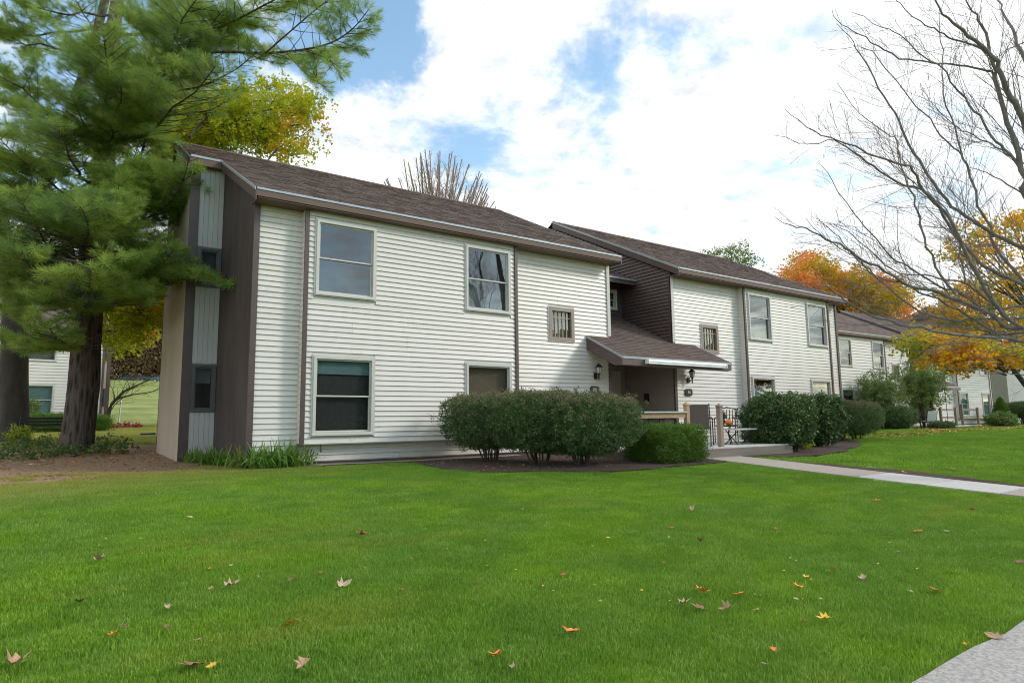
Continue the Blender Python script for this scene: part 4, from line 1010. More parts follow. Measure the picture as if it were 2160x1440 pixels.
for i in range(9):
    p = px3(706, 908, dd)-base; b.tube([p, p+np.array([rng.normal(0, .05), rng.normal(0, .03), rng.uniform(.02, .08)])], [.003, .008], 4)
b.build('seed_head', M['wood'], t)
# ground cover under the pines
X = rng.uniform(-9, -.9, 2600); Y = rng.uniform(3.0, 13, 2600); kk = (noise3(np.stack([X, Y, X*0], 1), .9, 2) > -.05) & (Y > 4.2+noise3(np.stack([X, Y, X*0], 1), 1.5, 3)) ; X, Y = X[kk], Y[kk]
Z = gz(X, Y)+rng.uniform(.03, .22, len(X)); cv = cloud('ground_cover', np.stack([X, Y, Z], 1), rand_euler(len(X)), rng.uniform(.9, 1.5, len(X)), P_cover); tag(cv, 'low mixed leafy ground cover under the pines', kind='stuff')
q = gp(38, 940); shrub('yellow_sapling', 'small bright yellow-green sapling at the foot of the left trunk', 'plant', q, (.30, .25), .05, .55, P_lime, 90, None, ex=2, stems=3, sc=(.9, 1.4), lump=.3)
q = px3(130, 900, 27); shrub('boxwood_hedge', 'long dark hedge under the window of the block behind the trunks', 'hedge', (q[0], q[1]), (1.7, .5), .0, .75, P_box, 3200, None, ex=5, stems=0, sc=(1.4, 2.0), lump=.05)
q = px3(66, 900, 27); shrub('pale_shrub', 'pale rounded shrub at the left end of the dark hedge', 'shrub', (q[0], q[1]), (.25, .3), .0, 1.4, P_loose, 260, None, ex=2.4, stems=2, sc=(.9, 1.2))
# black bench
q = px3(100, 900, 20); bn = tag(empty('garden_bench', (q[0], q[1], float(gz(q[0], q[1]))), math.radians(2)), 'black slatted bench between the two big trunks', 'bench')
for i in range(4): MB().box(-.75, .75, -.25+i*.11, -.25+i*.11+.08, .40, .42).build('slat', M['black'], bn)
for i in range(3): MB().box(-.75, .75, .22+i*.02, .24+i*.02, .50+i*.1, .57+i*.1).build('back_slat', M['black'], bn)
for s in (-1, 1):
    MB().tube([(s*.68, -.2, 0), (s*.68, -.22, .4)], .02, 6).build('leg', M['black'], bn); MB().tube([(s*.68, .24, 0), (s*.68, .2, .4), (s*.68, .27, .8)], .02, 6).build('leg', M['black'], bn)
X = rng.uniform(-1.3, 1.3, 130); Y = rng.uniform(-.4, .4, 130); q = px3(232, 893, 31); o = cloud('red_ground_cover', np.stack([q[0]+X, q[1]+Y, gz(q[0]+X, q[1]+Y)+rng.uniform(.02, .25, 130)], 1), rand_euler(130), rng.uniform(.8, 1.3, 130), P_red); tag(o, 'low bright red foliage along the end wall of the block behind the trunks', kind='stuff')
q = px3(251, 880, 36); z = float(gz(q[0], q[1])); b = MB().tube([(0, 0, 0), (.05, 0, 1.25)], .035, 8).build('utility_post', M['white'], None, loc=(q[0], q[1], z)); tag(b, 'slim white post standing on the grass slope', 'post')
MB().lathe((.05, 0, 1.25), [(.05, 0), (.06, .06), (.03, .10)], 8).build('cap', M['white'], b)
q = gp(328, 918); b = MB().tube([(0, 0, .06), (-.5, .1, .05)], .05, 10).build('drain_pipe', M['black'], None, loc=tuple(q)); tag(b, 'short black drain pipe end behind the near block', 'drain pipe')
# cars on the rise
def car(loc, rz, label):
    t = tag(empty('parked_car', loc, rz), label, 'car', 'cars parked on the rise')
    prof = [(-2.2, .35), (-2.25, .7), (-2.1, .88), (-1.2, .98), (-.55, 1.40), (.7, 1.42), (1.35, 1.0), (2.1, .9), (2.25, .6), (2.2, .35)]
    MB().prism([(x, -.85, z_) for x, z_ in prof], (0, 1.7, 0)).build('body', M['car_teal'], t)
    for y in (-.862, .85): MB().prism([(-1.0, y, 1.0), (-.5, y, 1.34), (.62, y, 1.35), (1.12, y, 1.02)], (0, .012, 0)).build('side_window', M['black'], t)
    MB().prism([(-1.18, -.75, 1.0), (-1.18, .75, 1.0), (-.58, .7, 1.39), (-.58, -.7, 1.39)], (-.02, 0, .02)).build('windscreen', M['black'], t)
    for x in (-1.35, 1.35):
        for y in (-.80, .80):
            w = MB().lathe((0, 0, -.11), [(.2, 0), (.32, .01), (.32, .21), (.2, .22)], 16).build('wheel', M['tyre'], t, loc=(x, y, .32)); w.rotation_euler = (math.pi/2, 0, 0)
            MB().lathe((0, 0, -.125), [(.19, 0), (.2, .01), (.2, .24), (.19, .25)], 12).build('rim', M['chrome'], w)
    MB().box(-2.29, -2.2, -.75, .75, .62, .72).build('bumper', M['chrome'], t)
for px, lb in ((285, 'dark teal car parked on the rise between the tree trunks and the near block'), (352, 'second car on the rise, mostly hidden behind the near block')):
    q = px3(px, 800, 98); car((q[0], q[1], float(gz(q[0], q[1]))), -.5, lb)

# ---------------------------------------------------------------- trees
def curve_pts(pts, n=3):
    """Catmull-Rom resampling of a polyline"""
    P = np.asarray(pts, float); 
    if len(P) < 3: return P
    Q = np.vstack([2*P[0]-P[1], P, 2*P[-1]-P[-2]]); out_ = []
    for i in range(1, len(Q)-2):
        for j in range(n):
            t = j/n; out_.append(.5*((2*Q[i])+(-Q[i-1]+Q[i+1])*t+(2*Q[i-1]-5*Q[i]+4*Q[i+1]-Q[i+2])*t*t+(-Q[i-1]+3*Q[i]-3*Q[i+1]+Q[i+2])*t**3))
    out_.append(P[-1]); return np.array(out_)
def unit(v): return v/max(np.linalg.norm(v), 1e-9)
def rot_about(v, ax, a): ax = unit(ax); return v*math.cos(a)+np.cross(ax, v)*math.sin(a)+ax*(ax @ v)*(1-math.cos(a))
def wander(p, d, L, n, wob, up=0.0):
    pts = [np.array(p, float)]; d = unit(np.array(d, float))
    for i in range(n):
        d = unit(d+rng.normal(0, wob, 3)+np.array([0, 0, up])); pts.append(pts[-1]+d*L/n)
    return np.array(pts)
def twigs(mb, pts, r0, r1, level, dens, lenf, up=.05, ang=(25, 50), tips=None, maxL=2.0, start=.12):
    """side shoots along a branch, recursively"""
    seg = np.linalg.norm(np.diff(pts, axis=0), axis=1); L = seg.sum(); cum = np.concatenate([[0], np.cumsum(seg)])
    s = L*start+rng.uniform(0, dens)
    side = 1
    while s < L*.97:
        i = min(np.searchsorted(cum, s)-1, len(pts)-2); t = (s-cum[i])/max(seg[i], 1e-6); p = pts[i]*(1-t)+pts[i+1]*t; d = unit(pts[i+1]-pts[i])
        ax = unit(np.cross(d, rng.normal(0, 1, 3))); nd = rot_about(d, ax, math.radians(rng.uniform(*ang))); nd = unit(nd+np.array([0, 0, up*2]))
        rr = r0+(r1-r0)*s/L; LL = min(maxL, (L-s)*lenf*rng.uniform(.5, 1.1)+.15)
        q = wander(p, nd, LL, 4 if level > 0 else 3, .13, up); rad = np.linspace(rr*.55, max(.0022 if level == 0 else .003, r1*.3), len(q))
        mb.tube(q, rad, 4 if level > 0 else 3, cap=False)
        if tips is not None: tips.append(q)
        if level > 0: twigs(mb, q, rr*.55, max(.003, r1*.7), level-1, dens*.62, lenf, up, ang, tips, maxL*.5, .15)
        s += dens*rng.uniform(.6, 1.4); side = -side

# -- bare tree at the right
def Z(*l): return [(1600+x/2, y/2) for x, y in l]
limbs = [  # (points seen in the photo, thickness at the root, depth at root, depth at tip)
 (Z((1120,800),(1120,760),(1080,590),(1040,480),(1000,330),(985,250),(960,140),(920,60),(880,0),(860,-120)), .085, 11, 10.6),
 (Z((1240,900),(1120,520),(1080,430),(1030,340),(1000,260),(940,190),(860,130),(800,80),(745,0),(700,-80)), .095, 11, 10.0),
 (Z((1230,560),(1120,250),(1080,160),(1040,60),(1010,0),(980,-120)), .06, 11, 12),
 (Z((1000,330),(970,295),(880,280),(780,270),(690,262),(595,245),(500,195),(420,145),(350,105),(310,40)), .030, 10.9, 9.8),
 (Z((1000,260),(945,215),(890,183),(800,160),(740,120),(680,95),(600,20),(560,-20)), .030, 10.8, 10.2),
 ([(2330,760),(2240,735),(2160,720),(2100,713),(2033,708),(1967,695),(1900,682),(1833,663),(1783,633),(1747,607),(1700,597),(1640,598)], .060, 11, 9.4),
 ([(2330,750),(2240,715),(2160,693),(2117,687),(2097,667),(2050,647),(2017,633),(1967,613),(1917,603),(1867,570),(1817,547),(1783,523),(1740,507),(1700,482),(1665,475),(1632,455)], .072, 11, 9.6),
 ([(2200,668),(2133,673),(2067,672),(2000,675),(1943,657),(1903,630),(1867,600),(1833,570),(1800,537),(1767,500),(1735,470),(1710,455)], .035, 11.4, 11.8),
 (Z((1400,1500),(1250,1440),(1120,1390),(1000,1290),(900,1120),(850,1010),(790,900),(700,810),(650,720),(600,690),(500,665),(400,620),(300,580),(200,530),(110,460)), .062, 11, 9.2),
 (Z((1400,1400),(1260,1280),(1120,1200),(980,1140),(900,1070),(820,970),(760,880),(690,800),(580,765),(480,700),(400,640),(320,590),(220,610),(60,570)), .058, 11, 10.2),
 (Z((1380,1200),(1120,1050),(990,990),(900,930),(820,870),(740,770),(680,680),(620,570),(570,480),(510,370),(440,250),(400,180),(330,100)), .060, 11, 11.2),
 (Z((1300,1300),(1120,1180),(1000,1040),(980,960),(930,860),(880,700),(860,660),(830,540),(780,400),(775,260),(765,130),(762,40)), .045, 11, 11.8),
 (Z((1180,800),(1100,700),(1050,640),(1000,600),(950,520),(890,440),(830,370),(770,290),(700,240),(600,150),(520,110),(400,55)), .040, 11, 10.8),
 (Z((1160,740),(1120,690),(1060,660),(1000,620),(960,600),(880,560),(820,520),(740,450),(680,350)), .028, 11.2, 12.4),
 (Z((1000,1290),(880,1200),(800,1180),(700,1160),(600,1150),(500,1090),(420,1010),(350,960),(250,930)), .026, 10.8, 10.4),
 (Z((870,1190),(850,1080),(840,1000),(790,880),(700,820),(620,740),(560,640),(520,520)), .022, 10.7, 12),
 (Z((860,660),(800,600),(720,500),(640,420),(540,290),(480,220),(400,200),(260,215)), .020, 11.5, 12),
 (Z((830,1240),(740,1120),(700,1000),(680,920),(650,830),(600,700),(590,600),(530,560),(430,480),(330,350)), .030, 10.2, 10.6),
 (Z((1120,1290),(1000,1300),(900,1290),(830,1240)), .030, 11, 10.2),
 (Z((960,1330),(860,1240),(760,1210),(640,1130),(560,1080),(470,980),(400,900),(310,760),(250,680)), .030, 10.8, 10.6),
 (Z((1000,1400),(840,1310),(720,1250),(600,1190),(500,1170),(420,1090),(300,1020),(200,920)), .028, 10.8, 9.6),
 (Z((1120,820),(1020,760),(940,720),(880,700)), .02, 11.2, 11.5),
 (Z((1120,180),(1060,210),(1000,240),(960,230)), .012, 11.0, 11.2),
 ([(2330,780),(2250,790),(2160,790),(2060,780),(1990,772)], .02, 11, 12),
]
bare = tag(empty('bare_tree', tuple(np.append(px3(2345, 870, 11)[:2], 0)+np.array([0, 0, float(gz(*px3(2345, 870, 11)[:2]))]))), 'leafless tree whose long grey limbs sweep in from the right edge', 'tree')
bb = np.array(bare.location); mb = MB(); trunk = [bb+np.array([0, 0, -.2]), bb+np.array([0, 0, .6]), px3(2335, 760, 11), px3(2300, 640, 11), px3(2240, 500, 11), px3(2180, 420, 11), px3(2160, 390, 11)]
tm = MB(); tp = curve_pts(trunk, 4); tm.tube(tp-bb, np.linspace(.24, .09, len(tp)), 12)
tm.tube(curve_pts([px3(2335, 760, 11), px3(2345, 560, 11.3), px3(2300, 300, 11.5), px3(2230, 60, 11.6), px3(2200, -120, 11.6)], 4)-bb, np.linspace(.2, .06, 17), 10); tm.build('trunk', M['bark_grey'], bare, True)
lm = MB(); tw = MB()
for pl, r0, d0, d1 in limbs:
    n = len(pl); P = np.array([px3(x, y, d0+(d1-d0)*(i/(n-1))**1.2) for i, (x, y) in enumerate(pl)]); P = curve_pts(P, 3)
    P[1:-1] += rng.normal(0, .012, (len(P)-2, 3)); rad = r0*(1-np.linspace(0, 1, len(P)))**.85*.54+.0032
    lm.tube(P-bb, rad, 7, cap=False); twigs(tw, P-bb, r0*.28, .0025, 1, .175, .45, .03, (20, 46), None, 1.3)
lm.build('limbs', M['bark_grey'], bare, True); tw.build('twigs', M['bark_grey'], bare, True)

# -- white pine at the left
pine_base = px3(160, 950, 16.0); pine_base[2] = float(gz(pine_base[0], pine_base[1]))
pine = tag(empty('pine_tree', tuple(pine_base)), 'big white pine with a dark furrowed trunk, its long-needled boughs hanging over the roof corner', 'tree')
axis = lambda z: pine_base+np.array([.02*z, .0, z])
tm = MB(); zz = np.array([-.2, .0, .25, .8, 2, 3.5, 5, 7, 9, 11, 13, 15, 17]); rr_ = [.47, .42, .375, .35, .335, .31, .30, .26, .22, .18, .13, .09, .05]
vsn = 22; vs = []
for z, r_ in zip(np.interp(np.linspace(0, 12, 90), range(13), zz), np.interp(np.linspace(0, 12, 90), range(13), rr_)):
    for j in range(vsn):
        a = 2*math.pi*j/vsn; q = r_*(1+.035*math.sin(a*7+z*1.2)+.03*math.sin(a*11-z*2.3)+rng.normal(0, .012)+(.10*max(0, .35-z)*math.sin(a*5+1))); vs.append((q*math.cos(a)+.02*z+.03*math.sin(z), q*math.sin(a)+.03*math.sin(z*.8), z))
tm.add(vs, [(i*vsn+j, i*vsn+(j+1) % vsn, (i+1)*vsn+(j+1) % vsn, (i+1)*vsn+j) for i in range(89) for j in range(vsn)]); tm.build('trunk', M['bark_pine'], pine, True)
T_p, T_d = [], []
bl_ = MB(); tw = MB()
def pine_limb(start, end, r0, sag=.5, dens=.20, first=.30, bushy=1.0):
    start, end = np.array(start), np.array(end); L = np.linalg.norm(end-start)
    if L < .6: return
    ts = np.linspace(0, 1, 8); P = np.array([start+(end-start)*t+np.array([0, 0, -sag*math.sin(math.pi*t)*.5+0]) for t in ts]); P[1:-1] += rng.normal(0, .05, (6, 3)); P = curve_pts(P, 2)
    bl_.tube(P-pine_base, np.linspace(r0, .008, len(P)), 6, cap=False); foliate(P, L, dens, first, bushy)
def foliate(P, L, dens, first, bushy):
    seg = np.linalg.norm(np.diff(P, axis=0), axis=1); cum = np.concatenate([[0], np.cumsum(seg)]); L = cum[-1]; s = L*first
    while s < L:
        i = min(np.searchsorted(cum, s, 'right')-1, len(P)-2); t = (s-cum[i])/seg[i]; p = P[i]*(1-t)+P[i+1]*t; d = unit(P[i+1]-P[i])
        h = unit(np.cross(d, [0, 0, 1.]))
        for sg in (-1, 1):
            a = math.radians(rng.uniform(35, 70)); nd = unit(d*math.cos(a)+h*sg*math.sin(a)+np.array([0, 0, rng.uniform(-.12, .22)]))
            LL = min(1.5, (L-s)*.55+.30)*rng.uniform(.6, 1.1)*bushy
            q = wander(p, nd, LL, 4, .08, .03); tw.tube(q-pine_base, np.linspace(.011, .003, 5), 3, cap=False)
            m_ = max(2, int(LL/.105))
            for j in range(m_):
                u2 = (j+.7)/m_; k_ = min(int(u2*4), 3); f_ = u2*4-k_; pp_ = q[k_]*(1-f_)+q[k_+1]*f_; td = unit(q[k_+1]-q[k_])
                hh = unit(np.cross(td, [0, 0, 1.])); s2 = -1 if j % 2 else 1
                T_p.append(pp_); T_d.append(unit(td+hh*s2*rng.uniform(.3, .9)+np.array([0, 0, rng.uniform(-.1, .45)])))
                if rng.uniform() < .6:
                    o_ = td*.06+hh*-s2*rng.uniform(.04, .14)+np.array([0, 0, rng.uniform(-.03, .06)]); T_p.append(pp_+o_); T_d.append(unit(td*.8-hh*s2*.7+np.array([0, 0, rng.uniform(0, .4)])))
        s += dens*rng.uniform(.7, 1.3)
    T_p.append(P[-1]); T_d.append(unit(P[-1]-P[-2]))
region = [(-60, -40), (560, -40), (575, 60), (560, 150), (480, 185), (400, 190), (350, 225), (325, 285), (385, 330), (432, 400), (430, 480), (400, 540), (330, 560), (250, 610), (140, 715), (-60, 720)]
def sample_px(poly, n):
    xs = [p[0] for p in poly]; ys = [p[1] for p in poly]; out_ = []
    while len(out_) < n:
        x, y = rng.uniform(min(xs), max(xs)), rng.uniform(min(ys), max(ys))
        if inside(poly, np.array([x]), np.array([y]))[0]: out_.append((x, y))
    return out_
for i, (x, y) in enumerate(sample_px(region, 88)):
    dpt = rng.uniform(11.5, 18.5); e = px3(x, y, dpt); hz = math.hypot(e[0]-pine_base[0], e[1]-pine_base[1])
    z0 = max(2.9, min(e[2]-pine_base[2]+rng.uniform(-.3, .5)+.05*hz, 15)); st = axis(z0)
    if hz > 6.8: e = st+(e-st)*6.8/hz
    # keep the big limbs out of the opening below the crown
    pine_limb(st, e, .02+.006*hz, .35+.1*hz, .21, .38)
for pl, r0, dep in [([(175,530),(230,575),(300,592),(380,590),(440,585),(485,600)], .035, (16,13.2)), ([(320,245),(338,190),(345,130),(343,60),(335,-40)], .055, (15,15)), ([(345,195),(385,190),(430,180),(500,145),(545,105)], .03, (15,14)),
                    ([(352,150),(430,130),(470,80),(500,20)], .03, (15,14.5)), ([(350,245),(400,238),(445,232),(490,205)], .022, (15,14.6)), ([(345,120),(450,110),(560,112),(640,105),(700,90),(745,60),(778,20)], .035, (15,12.5)),
                    ([(345,90),(460,60),(560,10),(640,-30),(700,-50)], .03, (15,13)), ([(560,112),(620,60),(680,10),(730,-20)], .02, (13.6,12.8)), ([(600,108),(640,150),(670,175),(660,150)], .015, (13.4,13)), ([(640,105),(700,130),(690,150)], .012, (13,12.8)),
                    ([(180,520),(260,480),(320,455),(365,420),(390,370),(400,322)], .035, (16,13.5)), ([(160,520),(100,480),(50,465),(-20,430)], .04, (16,14)), ([(160,560),(90,590),(40,600),(-40,590)], .03, (16,14)),
                    ([(175,560),(230,600),(280,640),(300,665)], .022, (16,15)), ([(340,210),(320,245),(250,480),(165,520)][::-1], .06, (16,15))]:
    n = len(pl); P = curve_pts([px3(x, y, dep[0]+(dep[1]-dep[0])*i/(n-1)) for i, (x, y) in enumerate(pl)], 3); bl_.tube(P-pine_base, np.linspace(r0, .008, len(P)), 6, cap=False); foliate(P, 0, .21, .35, .75)
T_p = np.array(T_p); T_d = np.array(T_d)
# clear the needles from the gap where the dark trunk shows
v_ = T_p-CAM; dz_ = v_ @ _F; pxx = 1080+FPX*(v_ @ _R)/dz_; pyy = 720-FPX*(v_ @ _U)/dz_
keep = ~((pyy > 745) | ((pxx > 160) & (pxx < 520) & (pyy > 665)) | ((pyy > 520+.0*pxx) & (pxx > 150) & (pxx < 215) & (dz_ < 16.2) & (pyy < 560)) | ((pxx > 230) & (pxx < 350) & (pyy > 640)))
keep &= ~((pxx > 500) & (pyy > 560))
keep &= ~((pxx > 352) & (pxx < 640) & (pyy > 205) & (pyy < 345) & (rng.uniform(0, 1, len(pxx)) < .82)); keep &= ~((noise3(T_p-pine_base, 1.25, 4) < -.22))
T_p, T_d = T_p[keep], T_d[keep]
print('tufts', len(T_p))
bl_.build('limbs', M['bark_pine'], pine, True); tw.build('twigs', M['bark_pine'], pine)
cloud('needles', T_p-pine_base, dir_euler(T_d), rng.uniform(.85, 1.5, len(T_p)), P_needle, pine)

# -- leafy crowns from clustered sprigs
def clusters(poly, d0, d1, nc, per, spread, flat=.6):
    C_ = np.array([px3(x, y, rng.uniform(d0, d1)) for x, y in sample_px(poly, nc)]); P = np.repeat(C_, per, 0)+rng.normal(0, 1, (nc*per, 3))*spread*np.array([1, 1, flat]); return P, C_
def branches_to(mb, origin, centres, r0, k=5):
    for c in centres:
        s = origin+(c-origin)*rng.uniform(.15, .45)+np.array([0, 0, rng.uniform(.1, .4)]); q = curve_pts([s, (s+c)/2+rng.normal(0, .15, 3), c], 3); mb.tube(q, np.linspace(r0, .01, len(q)), k, cap=False)
# maple behind the pine
mbase = px3(30, 925, 20.0); mbase[2] = float(gz(mbase[0], mbase[1]))
maple = tag(empty('maple_tree', tuple(mbase)), 'forked grey maple with yellow-green leaves spreading behind the pine and over the roof', 'tree')
tm = MB(); L_ = MB()
pts = curve_pts([mbase+np.array([0, 0, -.2]), mbase+np.array([0, 0, .5]), px3(30, 800, 20), px3(32, 700, 20), px3(34, 620, 20)], 4); tm.tube(pts-mbase, np.interp(np.linspace(0, 1, len(pts)), [0, .12, .3, 1], [.52, .40, .37, .34]), 16)
for pl, r0, r1, d1 in [([(30,640),(12,560),(5,480),(-20,360),(-40,100)], .27, .15, 20), ([(36,640),(52,560),(66,490),(110,350),(180,150),(230,-30)], .26, .12, 20.5), ([(62,520),(120,480),(200,430),(320,350),(400,290),(530,275),(640,262)], .13, .02, 22),
                   ([(200,430),(300,420),(330,330),(400,240),(470,200)], .06, .02, 22), ([(55,590),(120,640),(200,690),(270,700),(340,685)], .09, .02, 22), ([(400,290),(440,245),(520,215),(600,215)], .04, .012, 22.3), ([(560,345),(590,310),(630,290),(660,270)], .03, .01, 22.5),
                   ([(150,600),(230,590),(300,640),(345,650)], .05, .012, 22)]:
    n = len(pl); P = curve_pts([px3(x, y, 20+(d1-20)*i/(n-1)) for i, (x, y) in enumerate(pl)], 3); L_.tube(P-mbase, np.linspace(r0, r1, len(P)), 10, cap=False)
tm.build('trunk', M['bark_maple'], maple, True)
regA = [(330, 345), (335, 260), (400, 190), (480, 185), (600, 175), (668, 215), (672, 285), (630, 335), (560, 330), (470, 312), (400, 330)]
regB = [(190, 560), (350, 555), (352, 640), (330, 700), (235, 742), (205, 735), (190, 650)]
P1, C1 = clusters(regA, 20.5, 24.5, 135, 13, .30); P2, C2 = clusters(regB, 19, 23, 90, 13, .32); P3, C3 = clusters([(0, 480), (130, 480), (130, 640), (0, 640)], 21, 24, 12, 10, .3)
P4, C4 = clusters([(200, 250), (340, 250), (350, 420), (200, 480)], 21.5, 24, 30, 10, .35)
branches_to(L_, px3(400, 290, 22)-mbase, C1-mbase, .018); branches_to(L_, px3(200, 640, 21)-mbase, C2-mbase, .018); L_.build('limbs', M['bark_maple'], maple, True)
P = np.vstack([P1, P2, P3, P4]); P = np.vstack([P, P+rng.normal(0, .16, P.shape)]); cloud('leaves', P-mbase, rand_euler(len(P)), rng.uniform(.5, .95, len(P)), P_yellow, maple)

def far_tree(name, label, basepx, depth, poly, d0, d1, nc, per, spread, proto, bark, sc, r=.25, origin=None, extra=None, cat='tree'):
    b0 = px3(*basepx, depth); b0[2] = float(gz(b0[0], b0[1])); t = tag(empty(name, tuple(b0)), label, cat)
    P, C_ = clusters(poly, d0, d1, nc, per, spread); cen = C_.mean(0); mbx = MB()
    top = np.array([b0[0]*.5+cen[0]*.5, b0[1]*.5+cen[1]*.5, cen[2]])
    mbx.tube(curve_pts([b0+np.array([0, 0, -.3]), b0+np.array([0, 0, 1.]), (b0+top)/2+rng.normal(0, .2, 3), top], 4)-b0, np.linspace(r, r*.3, 13), 10); mbx.build('trunk', M[bark], t, True)
    lb = MB(); branches_to(lb, (b0*.35+top*.65)-b0, C_[::2]-b0, r*.16); 
    if extra: 
        for pl, ra, dd_ in extra: P_ = curve_pts([px3(x, y, dd_) for x, y in pl], 3); lb.tube(P_-b0, np.linspace(ra, .01, len(P_)), 6, cap=False)
    lb.build('limbs', M[bark], t, True)
    cloud('leaves', P-b0, rand_euler(len(P)), rng.uniform(*sc, len(P)), proto, t); return t
far_tree('maple_tree', 'orange and yellow maple rising over the far end of the near roof', (1790, 880), 52, [(1655, 585), (1685, 545), (1735, 545), (1770, 575), (1850, 592), (1885, 600), (1915, 655), (1880, 668), (1800, 660), (1760, 640), (1700, 612), (1665, 600)], 50, 57, 130, 20, .6, P_orange, 'bark_maple', (.8, 1.4), .3)
far_tree('maple_tree', 'golden maple with drooping boughs behind the bare limbs at the right edge', (2230, 870), 27, [(1995, 520), (2060, 485), (2140, 450), (2260, 440), (2260, 800), (2180, 800), (2170, 700), (2100, 640), (2060, 560), (2010, 545)], 25, 30, 80, 9, .42, P_gold, 'bark_maple', (.9, 1.5), .28)
far_tree('maple_tree', 'dull golden maple before the far brick chimney', (2200, 872), 46, [(1975, 640), (2010, 610), (2160, 600), (2260, 620), (2260, 720), (2000, 725), (1985, 690)], 42, 47, 80, 14, .55, P_gold, 'bark_maple', (1.4, 2.1), .3)
far_tree('maple_tree', 'golden bough hanging low before the far block', (2200, 872), 22, [(1890, 712), (1930, 705), (2000, 715), (2110, 730), (2200, 740), (2160, 770), (2070, 768), (2010, 775), (1960, 768), (1915, 735)], 20, 22.5, 75, 9, .24, P_gold, 'bark_maple', (.75, 1.2), .2,
         extra=[([(2200, 700), (2100, 705), (2000, 715), (1930, 722), (1890, 715)], .04, 21), ([(2200, 740), (2120, 752), (2040, 755)], .03, 21)])
far_tree('pine_tree', 'small green pine top showing above the middle of the near roof', (1540, 880), 48, [(1500, 545), (1515, 520), (1560, 518), (1590, 540), (1600, 560), (1520, 560)], 47, 50, 26, 12, .35, P_loose, 'bark_pine', (1.6, 2.6), .25)
# bare tree behind the roof
def bare_far(basepx, depth, h, label, spread=.5, n0=7, mat='tan_bark'):
    b0 = px3(*basepx, depth); b0[2] = float(gz(b0[0], b0[1])); t = tag(empty('bare_tree', tuple(b0)), label, 'tree'); m1 = MB(); m1.tube([(0, 0, -.3), (0, 0, h*.45), (.1, 0, h*.6)], [.2, .15, .10], 10); m1.build('trunk', M['bark_grey'], t, True)
    m2 = MB()
    for i in range(n0):
        a = rng.uniform(0, 6.28); th = math.sqrt(rng.uniform(0, 1))*1.35; tip = np.array([math.cos(a)*math.sin(th)*spread*h*.36, math.sin(a)*math.sin(th)*spread*h*.36, h*.70+h*.29*math.cos(th)]); s0_ = np.array([0, 0, h*rng.uniform(.38, .58)]); q = curve_pts([s0_, s0_*.55+tip*.45+np.array([0, 0, -.25])+rng.normal(0, .15, 3), tip], 4); m2.tube(q, np.linspace(.06, .026, len(q)), 5, cap=False)
        twigs(m2, q, .05, .015, 2 if n0 > 10 else 1, .36, .50, .06, (18, 42), None, 2.4)
    m2.build('limbs', M[mat], t, True); return t
bare_far((920, 880), 34, 15.3, 'leafless domed tree standing up behind the near roof', .62, 80)
bare_far((1640, 880), 44, 10.6, 'small leafless tree behind the far end of the near roof', .6, 6)
q = gp(232, 893); 
b0 = px3(225, 880, 34); b0[2] = float(gz(b0[0], b0[1])); t = tag(empty('bare_tree', tuple(b0)), 'low leafless tree with a bent bough beside the tan end wall', 'tree'); m1 = MB(); m2 = MB()
P_ = curve_pts([b0+np.array([0, 0, -.2]), px3(232, 860, 34), px3(245, 842, 34), px3(262, 825, 34), px3(290, 812, 33.5), px3(318, 800, 33)], 3); m1.tube(P_-b0, np.linspace(.11, .02, len(P_)), 8, cap=False); m1.build('trunk', M['bark_maple'], t, True)
twigs(m2, P_-b0, .06, .01, 2, .35, .7, .03, (20, 55), None, 2.2); P_ = curve_pts([px3(245, 842, 34), px3(280, 832, 34), px3(320, 826, 34), px3(345, 812, 34)], 3); m2.tube(P_-b0, np.linspace(.05, .01, len(P_)), 6, cap=False); twigs(m2, P_-b0, .03, .01, 1, .35, .6, .03, (20, 55), None, 1.5); m2.build('limbs', M['bark_maple'], t, True)

# woods beyond the rise and across the road
def woods(name, label, x0, x1, y0, y1, n, h, proto, per, sc, seed):
    b = MB(); pts = []
    for i in range(n):
        x, y = rng.uniform(x0, x1), rng.uniform(y0, y1); z = float(gz(x, y)); H = h*rng.uniform(.7, 1.15); b.tube(wander((x, y, z-.3), (0, 0, 1), H, 4, .04), np.linspace(.13, .03, 5), 5, cap=False)
        for k_ in range(10):
            p = np.array([x, y, z+H*rng.uniform(.25, .95)]); a = rng.uniform(0, 6.28); b.tube(wander(p, (math.cos(a), math.sin(a), .8), H*.25, 3, .12), [.06, .035, .02, .008], 3, cap=False)
        zf = rng.uniform(.02, 1.0, per); rr_ = (2.6*(1-.6*zf))[:, None]; q = np.hstack([rng.normal(0, 1, (per, 2))*rr_*.8, (zf*H)[:, None]])+np.array([x, y, z]); pts.append(q)
    me = b.mesh(name, M['bark_maple']); o = obj(name, me); tag(o, label, kind='stuff')
    P = np.vstack(pts); o2 = cloud(name+'_leaves', P, rand_euler(len(P)), rng.uniform(*sc, len(P)), proto); tag(o2, label, kind='stuff')
woods('woods', 'brownish autumn woods beyond the grass rise', -30, 22, 102, 118, 110, 15, P_brown, 130, (1.0, 2.0), 1)
woods('roadside_woods', 'dark line of trees across the road', -5, 75, -54, -40, 85, 9.5, P_dark, 210, (1.4, 2.4), 2)

